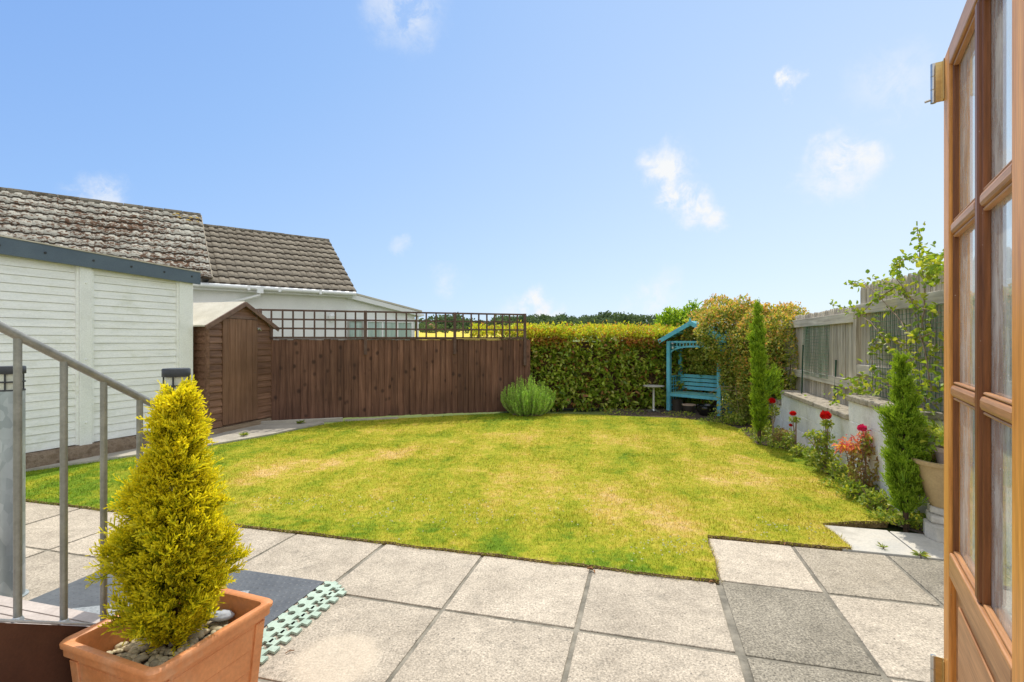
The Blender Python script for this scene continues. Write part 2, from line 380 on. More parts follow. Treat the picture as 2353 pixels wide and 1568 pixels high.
MAT['bark']=surf('bark',(.06,.035,.022),(.14,.085,.05),10,(6,6,1),rough=.95,bump=.8,bdist=.01)
MAT['twig']=surf('pale_twig',(.22,.15,.10),(.36,.27,.19),10,rough=.9)
MAT['galv']=m_galv()
MAT['rail_steel']=surf('railing_steel',(.24,.23,.20),(.34,.325,.285),9,rough=.42,bump=.05,metal=.35,spec=.5)
MAT['strip_steel']=surf('pale_painted_steel',(.55,.57,.62),(.68,.70,.74),6,rough=.35,metal=.2)
MAT['tread']=surf('step_tread',(.42,.36,.32),(.53,.46,.41),6,rough=.8)
MAT['brown_wall']=surf('brown_masonry_paint',(.075,.027,.014),(.115,.044,.023),3,rough=.8,bump=.3,bdist=.002,fine=120)
MAT['rubber']=surf('grey_rubber',(.085,.093,.103),(.12,.13,.14),4,rough=.5,bump=.05)
MAT['rubber_light']=surf('light_grey_mat',(.20,.22,.23),(.36,.38,.39),70,rough=.7,bump=.3)
MAT['foam']=surf('sage_foam',(.36,.46,.37),(.45,.55,.45),4,rough=.75,bump=.08)
MAT['lampglass']=surf('lamp_diffuser',(.62,.62,.50),(.74,.74,.62),5,rough=.3,bump=0)
MAT['varnish']=m_varnish('varnished_hardwood',(.56,.20,.038),(.94,.44,.105))
MAT['varnish_rail']=m_varnish('varnished_hardwood_rail',(.38,.17,.07),(.62,.32,.145),'x',.4)
MAT['varnish_dark']=m_varnish('varnished_hardwood_moulding',(.15,.048,.015),(.30,.105,.033))
MAT['glass']=m_glass(); MAT['door_glass']=m_glass('dusty_door_glass',(.88,.92,.90),1.9,0.,.30)
MAT['brass']=surf('brushed_brass',(.50,.34,.13),(.62,.44,.19),8,(1,1,6),rough=.28,bump=.03,metal=.9,spec=.5)
MAT['steel']=surf('plain_steel',(.45,.45,.44),(.6,.6,.58),8,rough=.3,bump=.02,metal=.9)
MAT['clay_pot']=surf('buff_clay',(.42,.29,.14),(.54,.39,.20),3,rough=.7)
MAT['clay_pot_pink']=surf('pinkish_clay',(.42,.31,.25),(.55,.43,.36),5,rough=.8)
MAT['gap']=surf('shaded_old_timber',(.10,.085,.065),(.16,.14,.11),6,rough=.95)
MAT['hedge_core']=surf('brown_hedge_twigs',(.07,.04,.022),(.20,.12,.065),16,(1,1,.4),rough=1.,bump=1.,bdist=.03)
MAT['cane']=surf('green_cane',(.010,.045,.022),(.02,.075,.04),20,rough=.45)
MAT['bamboo']=surf('brown_stake',(.26,.13,.06),(.36,.20,.10),8,rough=.7)
MAT['curtain']=surf('pale_curtain',(.42,.52,.48),(.60,.68,.63),2,(10,1,.4),rough=.9,bump=.2)
MAT['brick_far']=surf('far_brick',(.42,.25,.16),(.5,.31,.2),2,rough=.9)
MAT['dead']=surf('dead_leaf',(.20,.09,.03),(.30,.15,.06),8,rough=.8)

LM={}
LM['hedge']=leafmat('hedge_leaf',[(0,(.15,.24,.025)),(.35,(.32,.45,.05)),(.7,(.50,.60,.08)),(.88,(.66,.64,.18)),(.93,(.45,.20,.07)),(1,(.40,.16,.06))],.5,.3,spec=.6)
LM['hedge_new']=leafmat('hedge_new_leaf',[(0,(.38,.50,.04)),(.62,(.62,.62,.05)),(.85,(.62,.40,.06)),(1,(.50,.17,.05))],.5,.35)
LM['laurel']=leafmat('laurel_leaf',[(0,(.16,.31,.025)),(.6,(.32,.50,.04)),(1,(.50,.62,.07))],.45,.3)
LM['spirea']=leafmat('shrub_leaf',[(0,(.13,.19,.028)),(.45,(.32,.40,.06)),(.85,(.52,.52,.10)),(1,(.66,.50,.17))],.4,.42)
LM['spirea_tip']=leafmat('shrub_tip_leaf',[(0,(.54,.52,.07)),(.4,(.68,.48,.10)),(.75,(.68,.32,.13)),(1,(.72,.44,.23))],.45,.5)
LM['rosemary']=leafmat('needle_leaf',[(0,(.20,.40,.05)),(.6,(.38,.64,.08)),(1,(.56,.74,.16))],.4,.5)
LM['thuja']=leafmat('golden_spray',[(0,(.14,.20,.008)),(.5,(.31,.35,.012)),(1,(.50,.49,.016))],.5,.5,tipcol=(.96,.84,.03),tmul=(1.2,1.15,.5))
LM['cypress']=leafmat('cypress_spray',[(0,(.09,.20,.014)),(.5,(.17,.32,.02)),(1,(.26,.42,.03))],.42,.55,tipcol=(.40,.54,.04))
LM['vine']=leafmat('climber_leaf',[(0,(.16,.28,.03)),(.6,(.34,.44,.04)),(1,(.50,.50,.06))],.5,.45)
LM['rose']=leafmat('rose_leaf',[(0,(.16,.25,.035)),(.6,(.36,.45,.06)),(1,(.58,.56,.09))],.4,.4)
LM['weed']=leafmat('weed_leaf',[(0,(.14,.24,.03)),(.6,(.32,.42,.05)),(1,(.54,.50,.09))],.4,.5)
LM['acer']=leafmat('acer_leaf',[(0,(.55,.06,.09)),(.45,(.70,.20,.20)),(.75,(.74,.40,.08)),(1,(.78,.56,.08))],.5,.5)
LM['bronze']=leafmat('bronze_leaf',[(0,(.30,.16,.08)),(.5,(.42,.28,.11)),(1,(.40,.45,.09))],.4,.5)
LM['grassy']=leafmat('strap_leaf',[(0,(.40,.52,.09)),(1,(.70,.74,.20))],.45,.5)
LM['tree']=leafmat('far_tree_leaf',[(0,(.075,.12,.065)),(.6,(.12,.18,.085)),(1,(.18,.24,.10))],.25,.8,spec=.1)
LM['petal']=leafmat('red_petal',[(0,(.50,.004,.006)),(1,(.75,.015,.02))],.3,.45,tmul=(1.1,.6,.6))
LM['petal_pink']=leafmat('pink_petal',[(0,(.65,.02,.12)),(1,(.80,.06,.22))],.3,.45,tmul=(1.1,.7,.8))

# ------------------------------------------------------------------ foliage
def unit(a): return a/np.maximum(np.linalg.norm(a,axis=1,keepdims=True),1e-6)
def leaves_vf(P, D, N, L, W, fold=.18, droop=.12):
    n=len(P); D=unit(D); S=unit(np.cross(D,N)); N=np.cross(S,D)
    L=np.asarray(L).reshape(-1,1)*np.ones((n,1)); W=np.asarray(W).reshape(-1,1)*np.ones((n,1))
    v=np.empty((n,6,3),np.float32)
    v[:,0]=P
    v[:,1]=P+D*L*.32+S*W*.5+N*W*fold; v[:,2]=P+D*L*.70+S*W*.38+N*W*fold
    v[:,3]=P+D*L-N*L*droop
    v[:,4]=P+D*L*.70-S*W*.38+N*W*fold; v[:,5]=P+D*L*.32-S*W*.5+N*W*fold
    f=np.array([[0,1,2,3],[0,3,4,5]])[None]+6*np.arange(n)[:,None,None]
    return v.reshape(-1,3), f.reshape(-1,4)
def leaves(name, P,D,N,L,W,mat,parent,fold=.18,droop=.12):
    v,f=leaves_vf(P,D,N,L,W,fold,droop); return np_mesh(name,v,f,mat,parent)
def rdir(n): return unit(RNG.normal(size=(n,3)))
def lnoise(P, sc, seed=0.):
    return np.array([mnoise.noise(Vector((p[0]*sc+seed,p[1]*sc,p[2]*sc))) for p in P])
def ell_points(n, ells, lo=.72, hi=1.06, lump=.14):
    """points near the skin of a union of ellipsoids; returns points, outward directions"""
    w=np.array([e[3]*e[5]+e[4]*e[5]+e[3]*e[4] for e in ells]); w=w/w.sum()
    Ps=[];Ns=[]
    for i,e in enumerate(ells):
        k=int(n*w[i]*1.5); c=np.array(e[:3]); r=np.array(e[3:6]); d=rdir(k)
        s=lo+(hi-lo)*RNG.random(k)**.5
        q=d*r; s=s*(1+lump*2*lnoise(c+q,2.6,i*7.)+lump*lnoise(c+q,7.,i*3.))
        P=c+q*s[:,None]; Nn=unit(d/r)
        keep=np.ones(k,bool)
        for j,e2 in enumerate(ells):
            if j==i: continue
            rr=np.linalg.norm((P-np.array(e2[:3]))/np.array(e2[3:6]),axis=1); keep&=rr>.74
        Ps.append(P[keep]);Ns.append(Nn[keep])
    return np.concatenate(Ps),np.concatenate(Ns)
def shrub(name,label,cat,base,ells,n,L,W,mat,tipmat=None,tipn=0,stems=10,group=None,tipz=.45,stemmat=None,leafname='foliage'):
    base=Vector(base); t=thing(name,label,cat,base,0,group); b=np.array(base)
    E=[tuple(np.array(e[:3])-b)+tuple(e[3:]) for e in ells]
    P,Nn=ell_points(n,E); k=len(P)
    D=unit(Nn*.55+rdir(k)*.8+np.array([0,0,.15])); NN=unit(Nn*.5+rdir(k)*.6+np.array([0,0,.7]))
    leaves(leafname,P,D,NN,L*(.7+.6*RNG.random(k)),W*(.7+.6*RNG.random(k)),mat,t)
    if tipmat:
        P,Nn=ell_points(tipn,E,.9,1.10); zmax=P[:,2].max(); m=(Nn[:,2]+.9*RNG.random(len(P))-.25>tipz); P=P[m];Nn=Nn[m];k=len(P)
        D=unit(Nn*.7+rdir(k)*.6+np.array([0,0,.3])); NN=unit(rdir(k)*.6+np.array([0,0,.8]))
        leaves('young_leaves',P,D,NN,L*.85*(.7+.6*RNG.random(k)),W*.85*(.7+.6*RNG.random(k)),tipmat,t)
    mb=MB()
    for i in range(stems):
        e=random.choice(E); d=Vector(rdir(1)[0]); tgt=Vector(e[:3])+Vector((d.x*e[3],d.y*e[4],abs(d.z)*e[5]))*.8
        s=Vector((random.uniform(-.08,.08),random.uniform(-.08,.08),-.02)); mid=(s+tgt)/2+Vector((random.uniform(-.1,.1),random.uniform(-.1,.1),.08))
        mb.tube([s,(s+mid)/2,mid,tgt],[.016,.012,.009,.003],5)
    mb.build('stems',stemmat or MAT['bark'],t)
    return t

def spray_mesh(name, bases, dirs, length, mat, parent, twigs=7, width=.0042, spread=.75, up=.25, w2=None):
    """scale-leaved conifer sprays: a fan of short forked twigs as flat-sided slivers, with a tip attribute"""
    n=len(bases); V=[];Fc=[];T=[]
    D=unit(dirs); A=unit(np.cross(D,rdir(n))); B=np.cross(D,A)
    Ls=np.asarray(length)*np.ones(n); cnt=0
    def strip(P0,P1,w,t0,t1):
        nonlocal cnt
        d=unit(P1-P0); side=unit(np.cross(d,rdir(len(P0))))*w; k=len(P0)
        mid=(P0*.35+P1*.65)
        v=np.stack([P0-side*.7,P0+side*.7,mid+side,P1,mid-side],1); V.append(v.reshape(-1,3))
        f=np.array([[0,1,2,4],[4,2,3,3]])[None]+5*np.arange(k)[:,None,None]+cnt
        Fc.append(f); T.append(np.repeat(np.array([[t0,t0,(t0*.3+t1*.7),t1,(t0*.3+t1*.7)]]),k,0).ravel()); cnt+=5*k
    tipP=bases+D*Ls[:,None]+np.array([0,0,up])*Ls[:,None]*.3
    strip(bases,tipP,width,0.,.9)
    for i in range(twigs):
        f=.12+.8*i/(twigs-1); s=1 if i%2 else -1
        P0=bases+(tipP-bases)*f
        d=unit(D*.75+A*s*spread*(.6+.5*RNG.random((n,1)))+B*(RNG.random((n,1))-.5)*.7+np.array([0,0,up]))
        l=Ls*(.62-.32*f)*(.7+.6*RNG.random(n))
        P1=P0+d*l[:,None]; strip(P0,P1,width*.85,f*.5,1.)
        d2=unit(d+A*s*.3*RNG.random((n,1))-B*.55*(RNG.random((n,1))-.5)*2+np.array([0,0,up*.5]))
        Q0=P0+d*l[:,None]*.45; strip(Q0,Q0+d2*l[:,None]*.5,width*.7,f*.5+.2,1.)
    V=np.concatenate(V);Fq=np.concatenate(Fc).reshape(-1,4);T=np.concatenate(T)
    tri=np.concatenate([Fq[0::2][:,[0,1,2]],Fq[0::2][:,[0,2,3]],Fq[1::2][:,[0,1,2]]])
    return np_mesh(name,V,tri,mat,parent,tip=T)

def cone_conifer(t, prof, n, L, mat, up=.25, width=.0042, trunk_r=.012, lean=(0,0), twigs=7, lumps=.12, outw=1., inner=.45, cut=.75, clusters=0):
    """prof: (z, radius) pairs in local coordinates"""
    zs=np.array([p[0] for p in prof]); rs=np.array([p[1] for p in prof])
    w=rs[:-1]+rs[1:]; seg=RNG.choice(len(w),size=n,p=w*(zs[1:]-zs[:-1])/np.sum(w*(zs[1:]-zs[:-1])))
    z=zs[seg]+(zs[seg+1]-zs[seg])*RNG.random(n); r=np.interp(z,zs,rs); z=zs[0]+(z-zs[0])*(1-L*.8/(zs[-1]-zs[0])*np.clip((z-zs[0])/(zs[-1]-zs[0])*1.3-.3,0,1)); a=RNG.random(n)*2*PI
    dirx=np.cos(a);diry=np.sin(a)
    q=np.stack([dirx*r,diry*r,z],1); lum=1+lumps*(1.6*lnoise(q,6.)+lnoise(q,14.,5.))
    depth=inner+(1-inner)*RNG.random(n)**.45
    rr=np.maximum(r*depth*lum-L*cut,.004)
    f=(z-zs[0])/(zs[-1]-zs[0])
    P=np.stack([dirx*rr+lean[0]*f,diry*rr+lean[1]*f,z],1)
    D=unit(np.stack([dirx*outw,diry*outw,np.full(n,up)],1)+rdir(n)*.45)
    if clusters:      # sprays gathered into branchlets that stand apart from one another
        ci=RNG.choice(n,size=clusters,replace=False); own=RNG.integers(0,clusters,n); base=P[ci][own]; push=np.clip(RNG.normal(0,.06,clusters),-.12,.07)[own]
        ax=D[ci][own]; along=RNG.random(n)**.8
        tap=np.clip(np.hypot(base[:,0]-lean[0]*.9,base[:,1])/.12,.35,1)[:,None]; P=base+ax*((along-.6)*L*1.1)[:,None]*tap+RNG.normal(0,1,(n,3))*L*.20*tap
        P[:,:2]*=(1+push)[:,None]
        D=unit(ax*.9+rdir(n)*.42)
    spray_mesh('foliage',P,D,L*(.6+.7*RNG.random(n))*(np.where(z>zs[-1]-.16,.72,1.)),mat,t,twigs,width,up=up)
    mb=MB(); top=prof[-1][0]
    mb.tube([(0,0,-.05 if zs[0]>0 else zs[0]),(lean[0]*.4,lean[1]*.4,zs[0]+(top-zs[0])*.45),(lean[0],lean[1],top-.03)],[trunk_r,trunk_r*.7,.002],7)
    for i in range(26):
        zz=zs[0]+(top-zs[0])*random.random()*.85; aa=random.random()*2*PI; r0=float(np.interp(zz,zs,rs))*.7; ff=(zz-zs[0])/(top-zs[0])
        b=Vector((lean[0]*ff,lean[1]*ff,zz-.03)); mb.tube([b,b+Vector((math.cos(aa)*r0,math.sin(aa)*r0,.03+up*r0))],[trunk_r*.35,.0015],4)
    mb.build('trunk',MAT['bark'],t)

# ================================================================== SETTING
def struct(o): o['kind']='structure'; return o
def poly_sheet(name, pts, z, mat, thick=0.):
    bm=bmesh.new(); vs=[bm.verts.new((p[0],p[1],z)) for p in pts]; f=bm.faces.new(vs)
    if f.normal.z<0: bmesh.ops.reverse_faces(bm,faces=[f])
    if thick:
        r=bmesh.ops.extrude_face_region(bm,geom=[f]); 
        for e in r['geom']:
            if isinstance(e,bmesh.types.BMVert): e.co.z-=thick
        bmesh.ops.recalc_face_normals(bm,faces=bm.faces[:])
    me=bpy.data.meshes.new(name); bm.to_mesh(me); bm.free()
    return struct(link(name,me,mat))

def terrain_z(d, az):
    front=max(0.,math.cos(az))**.5 if math.cos(az)>0 else 0.
    if d<30: z=-.06
    elif d<300: z=-.06+(d-30)/270*7.6
    else: z=7.54+ (16.-7.54)*min(1,(d-300)/150)**.8
    bump=math.sin(az*9+1.2)*.7+math.sin(az*23)*.35
    return -.06+(z+.06)*(.25+.75*front)+(bump*min(1,max(0,(d-250)/150)) if d>250 else 0)
def build_terrain():
    ds=[.0,3,8,16,30,45,60,90,130,180,240,300,340,390,450,520,650,900,1500,3000]; na=180
    V=[(0,0,-.06)];Fc=[]
    for d in ds[1:]:
        for k in range(na):
            a=2*PI*k/na; V.append((d*math.sin(a),d*math.cos(a),terrain_z(d,a)))
    for k in range(na): Fc.append((0,1+(k+1)%na,1+k))
    for i in range(len(ds)-2):
        for k in range(na):
            Fc.append((1+i*na+k,1+i*na+(k+1)%na,1+(i+1)*na+(k+1)%na,1+(i+1)*na+k))
    mb=MB(); mb.v=V; mb.f=Fc; mb.m=[0]*len(Fc)
    struct(mb.build('ground',MAT['ground'],smooth=True))
    mb=MB(); a0,a1=math.atan((880-CX)/F),math.atan((1250-CX)/F); na=30; dd=[55,80,110,150,190,230,262]
    for d in dd:
        for k in range(na+1):
            a=a0+(a1-a0)*k/na; mb.v.append((d*math.sin(a),d*math.cos(a),terrain_z(d,a)+.35))
    for i in range(len(dd)-1):
        for k in range(na):
            mb.f.append((i*(na+1)+k,i*(na+1)+k+1,(i+1)*(na+1)+k+1,(i+1)*(na+1)+k)); mb.m.append(0)
    struct(mb.build('field',MAT['crop'],smooth=True))
build_terrain()

# far trees: a wood that reads as one mass
def far_wood():
    Vs=[];Fs=[];c=0
    rows=[]
    for i in range(150):      # tree line behind the yellow field
        px=random.uniform(860,1420); d=random.uniform(270,320); rows.append((px,d,random.uniform(4.0,7.5)*(1.35 if 1000<px<1060 or random.random()<.08 else 1.)))
    for i in range(190):      # wood on the hill top
        px=random.uniform(1150,1640); d=random.uniform(430,500); hh=random.uniform(6,9.5)*(1.25 if 1380<px<1500 else .95); rows.append((px,d,hh))
    for i in range(40):
        px=random.uniform(1280,1560); d=random.uniform(300,360); rows.append((px,d,random.uniform(2.5,4.5)))
    for i in range(14):
        px=random.uniform(955,1085); d=random.uniform(160,240); rows.append((px,d,random.uniform(2.5,4.)))
    for px,d,h in rows:
        az=math.atan((px-CX)/F); z0=terrain_z(d,az)
        n=150; P=rdir(n); s=.55+.5*RNG.random(n)**.5; r=np.array([h*.42,h*.42,h*.48])
        lum=1+.35*lnoise(P*2.2,1.,px)
        P=P*r*(s*lum)[:,None]+np.array([d*math.sin(az),d*math.cos(az),z0+h*.52])
        v,f=leaves_vf(P,rdir(n),unit(rdir(n)+np.array([0,0,.6])),h*.16*(.7+.6*RNG.random(n)),h*.14)
        Vs.append(v);Fs.append(f+c);c+=len(v)
    o=np_mesh('far_woodland',np.concatenate(Vs),np.concatenate(Fs),LM['tree'])
    tag(o,'dark green line of distant trees along the hill','wood',kind='stuff')
far_wood()

# patio: individual slabs in one structure, with mortar joints
lawn_front=3.53
def patio():
    mb=MB(); cols=[-7.63,-6.85,-6.05,-5.22,-4.42,-3.61,-2.80,-1.99,-1.172,-.37,.462]; rows=[-2.0,-1.2,-.4,.4,1.19,1.975,2.765,lawn_front+.02]
    def slab(r0,r1,u0,u1,mi):
        g=.013; j=lambda: random.uniform(-.004,.004)
        p=[ru(r0+g+j(),u0+g+j()),ru(r1-g+j(),u0+g+j()),ru(r1-g+j(),u1-g+j()),ru(r0+g+j(),u1-g+j())]
        dz=random.uniform(-.002,.002); mb.prism([(q.x,q.y) for q in p],-.05,dz,mi)
    for i in range(len(cols)-1):
        for k in range(len(rows)-1): slab(cols[i],cols[i+1],rows[k],rows[k+1],0)
    rc=[.478,1.105,1.735,2.36,2.98,3.6]; rr=[-2.0,-1.2,-.4,.4,1.19,1.975,2.755,3.575,4.335]
    shade={(0,7):0,(0,6):1,(0,5):1,(1,7):2,(1,6):0,(1,5):0,(2,7):1,(2,6):0,(2,5):2,(3,7):1,(3,6):2}
    for i in range(len(rc)-1):
        for k in range(len(rr)-1): slab(rc[i],rc[i+1],rr[k],rr[k+1],shade.get((i,k),random.choice((0,2))))
    struct(mb.build('patio',[MAT['slab_light'],MAT['slab_dark'],MAT['slab_mid']],bevel=.004))
    pts=[ru(-7.6,-2.0),ru(3.6,-2.0),ru(3.6,4.33),ru(.48,4.33),ru(.47,3.53),ru(-7.6,3.53)]
    poly_sheet('patio_bed',pts,-.008,MAT['mortar'])
patio()
mbp=MB()
for r0,r1,u0,u1 in ((1.46,1.968,4.355,4.885),(1.98,2.60,4.35,4.87),(2.61,3.2,4.35,4.87)):
    p=[ru(r0,u0),ru(r1,u0),ru(r1,u1),ru(r0,u1)]; mbp.prism([(q.x,q.y) for q in p],-.04,.004)
struct(mbp.build('stone_path',MAT['flag'],bevel=.005))

LAWN=[ru(-7.6,3.56),ru(-5.0,3.555),ru(-2.7,3.545),ru(.465,3.54),ru(.49,4.345),ru(1.52,4.36),ru(1.47,4.9)]
for px,py in ((2040,1202),(2015,1185),(1940,1130),(1895,1092),(1857,1056),(1813,1038),(1736,1024),(1701,988),(1654,974),(1560,963),(1300,953),(1150,952),(1000,959.5),(880,965),(800,969),(755,976),(690,986),(620,1003),(480,1028),(310,1050),(55,1084),(-150,1116)):
    LAWN.append(gp(px,py))
def wobble(poly, step=.06, amp=.022):
    out=[]
    for i in range(len(poly)):
        a=poly[i];b=poly[(i+1)%len(poly)]; n=max(1,int((b-a).length/step))
        for k in range(n):
            p=a.lerp(b,k/n); q=Vector((p.x*4,p.y*4,1.3)); q2=q*3.7; out.append(Vector((p.x+amp*(mnoise.noise(q)+.7*mnoise.noise(q2)),p.y+amp*(mnoise.noise(q+Vector((9,4,2)))+.7*mnoise.noise(q2+Vector((9,4,2)))),0)))
    return out
LAWNW=wobble(LAWN)
lw=poly_sheet('lawn',[(p.x,p.y) for p in LAWNW],.018,[MAT['turf'],MAT['dead_turf']],.06)
for pg in lw.data.polygons:
    if abs(pg.normal.z)<.5: pg.material_index=1
BED=[gp(2115,1228),gp(2042,1203),gp(2010,1184),gp(1940,1133),gp(1895,1095),gp(1857,1058),gp(1813,1040),gp(1736,1026),gp(1701,990),gp(1640,976),gp(1400,962),gp(1400,930),gp(1700,925),gp(1900,985),Vector((4.6,6.2,0)),Vector((3.9,4.2,0)),Vector((3.6,3.75,0))]
poly_sheet('garden_bed',[(p.x,p.y) for p in BED],.006,MAT['soil'])
# raised concrete path by the garage and shed
PATH=[gp(-150,1100,.05),gp(53,1079,.05),gp(309,1044,.05),gp(480,1024,.03),gp(620,1000,.03),gp(690,985,.03),gp(745,974,.03),gp(740,966,.03),gp(700,950,.03),gp(480,955,.03),gp(300,975,.05),gp(0,1030,.05),gp(-250,1060,.05)]
poly_sheet('path',[(p.x,p.y) for p in PATH],.045,MAT['concrete'],.06)

def in_poly(P, poly):
    x=P[:,0];y=P[:,1];ins=np.zeros(len(P),bool); n=len(poly)
    for i in range(n):
        a=poly[i];b=poly[(i+1)%n]
        c=((a[1]>y)!=(b[1]>y))
        with np.errstate(divide='ignore',invalid='ignore'):
            xi=(b[0]-a[0])*(y-a[1])/(b[1]-a[1]+1e-12)+a[0]
        ins^=c&(x<xi)
    return ins
def grass():
    poly=[(p.x,p.y) for p in LAWNW]; xs=[p[0] for p in poly]; ys=[p[1] for p in poly]
    want=230000; Ps=[]; tot=0
    while tot<want:
        Q=np.stack([RNG.uniform(min(xs),max(xs),200000),RNG.uniform(min(ys),max(ys),200000)],1)
        d=np.hypot(Q[:,0],Q[:,1]); keep=RNG.random(len(Q))<np.clip((4.2/d)**1.3,0,1)
        Q=Q[keep]; Q=Q[in_poly(Q,poly)]; Ps.append(Q); tot+=len(Q)
    Q=np.concatenate(Ps)[:want]; n=len(Q); d=np.hypot(Q[:,0],Q[:,1])
    ex=[]
    for i in range(len(LAWNW)):       # a shaggier fringe along the edge
        a=LAWNW[i];b=LAWNW[(i+1)%len(LAWNW)]
        for k in range(int((b-a).length*260)):
            p=a.lerp(b,random.random()); ex.append((p.x+random.gauss(0,.012),p.y+random.gauss(0,.012)))
    Q=np.concatenate([Q,np.array(ex)]); m=len(Q); d=np.hypot(Q[:,0],Q[:,1])
    h=.010+.018*RNG.random(m)**1.6; h[n:]*=1.2; tall=RNG.random(m)<.012; h[tall]*=2.2
    h*=1+.5*np.clip(lnoise(np.stack([Q[:,0],Q[:,1],Q[:,0]*0],1)*1.,1.7),-1,1)
    w=.0016+.0006*d*(.5+RNG.random(m)); a=RNG.random(m)*2*PI; b=RNG.random(m)*2*PI; tl=.9*RNG.random(m)
    z=.016*np.ones(m); z[n:]=.004
    V=np.empty((m,3,3),np.float32)
    sx=np.cos(a)*w/2; sy=np.sin(a)*w/2
    V[:,0]=np.stack([Q[:,0]-sx,Q[:,1]-sy,z],1); V[:,1]=np.stack([Q[:,0]+sx,Q[:,1]+sy,z],1)
    V[:,2]=np.stack([Q[:,0]+np.cos(b)*h*tl,Q[:,1]+np.sin(b)*h*tl,z+h],1)
    o=np_mesh('grass',V.reshape(-1,3),np.arange(3*m).reshape(-1,3),MAT['blade'])
    tag(o,'short dry yellow green mown grass of the lawn','grass',kind='stuff')
grass()
def edge_thatch():
    V=[];c=0
    n=len(LAWNW)
    for i in range(n):
        a=LAWNW[i];b=LAWNW[(i+1)%n]
        if a.y>6.5 and a.x<3: continue
        for k in range(int((b-a).length*330)):
            p=a.lerp(b,random.random())+Vector((random.gauss(0,.010),random.gauss(0,.010),0)); an=random.random()*6.3; l=random.uniform(.012,.04); w=.0018
            q=p+Vector((math.cos(an)*l,math.sin(an)*l,0)); z=random.uniform(.004,.02); sx,sy=-math.sin(an)*w,math.cos(an)*w
            V+=[(p.x-sx,p.y-sy,z),(p.x+sx,p.y+sy,z),(q.x,q.y,z+random.uniform(-.004,.012))]
    o=np_mesh('dry_thatch',V,np.arange(len(V)).reshape(-1,3),leafmat('thatch_blade',[(0,(.20,.12,.05)),(.5,(.42,.29,.12)),(.8,(.55,.42,.18)),(1,(.36,.36,.06))],.2,.8))
    tag(o,'ragged brown dry thatch along the cut lawn edge','thatch',kind='stuff')
edge_thatch()
def clover():
    """white clover heads and low weeds scattered in the nearer lawn"""
    Vs=[];Fs=[];c=0
    for px,py,sx,sy,n in ((1000,1185,130,25,110),(1540,1265,60,14,60),(680,1165,60,10,40),(1830,1225,70,14,40),(1250,1180,120,30,60)):
        for i in range(n):
            p=gp(random.gauss(px,sx),random.gauss(py,sy)); 
            if not in_poly(np.array([[p.x,p.y]]),[(q.x,q.y) for q in LAWNW])[0]: continue
            k=5; P=np.repeat(np.array([[p.x,p.y,.042]]),k,0); D=rdir(k); D[:,2]=np.abs(D[:,2])
            v,f=leaves_vf(P,D,rdir(k),.009,.008); Vs.append(v);Fs.append(f+c);c+=len(v)
    o=np_mesh('clover_flowers',np.concatenate(Vs),np.concatenate(Fs),leafmat('clover_petal',[(0,(.55,.55,.42)),(1,(.75,.74,.62))],.3,.7))
    tag(o,'tiny white clover heads dotted in the grass near the patio','clover',kind='stuff')
clover()

# ================================================================== NEIGHBOUR'S HOUSE
def tiled_slope(parent, name, x0,x1, e, rg, mat, per=.215, gauge=.31):
    """double roll tiles; e=(y,z) eave, rg=(y,z) ridge, local x along the eave; every tile an island"""
    dy=rg[0]-e[0]; dz=rg[1]-e[1]; L=math.hypot(dy,dz); ty,tz=dy/L,dz/L; ny,nz=-tz,ty
    nrow=int(round(L/gauge)); g=L/nrow; ncol=int(round((x1-x0)/per)); pw=(x1-x0)/ncol
    V=[];Fc=[];MI=[]
    prof=[(0,.0),(.06,.016),(.14,.022),(.50,.024),(.58,.018),(.66,.002),(.80,.0),(1.0,.0)]
    for r in range(nrow):
        for c in range(ncol):
            b=len(V); jit=random.uniform(-.004,.004)
            for s,lift in ((r*g-.04,.030+jit),(r*g-.04,.012),((r+1)*g,.006)):
                pass
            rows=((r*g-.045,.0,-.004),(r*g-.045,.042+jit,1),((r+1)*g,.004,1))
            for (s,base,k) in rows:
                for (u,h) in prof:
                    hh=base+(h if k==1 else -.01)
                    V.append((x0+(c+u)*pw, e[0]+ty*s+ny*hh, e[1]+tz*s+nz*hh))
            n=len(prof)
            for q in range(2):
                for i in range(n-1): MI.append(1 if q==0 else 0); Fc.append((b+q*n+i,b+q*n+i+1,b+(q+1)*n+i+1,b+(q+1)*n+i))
    return np_mesh(name,V,Fc,[mat,MAT['tile_lip']],parent,MI)
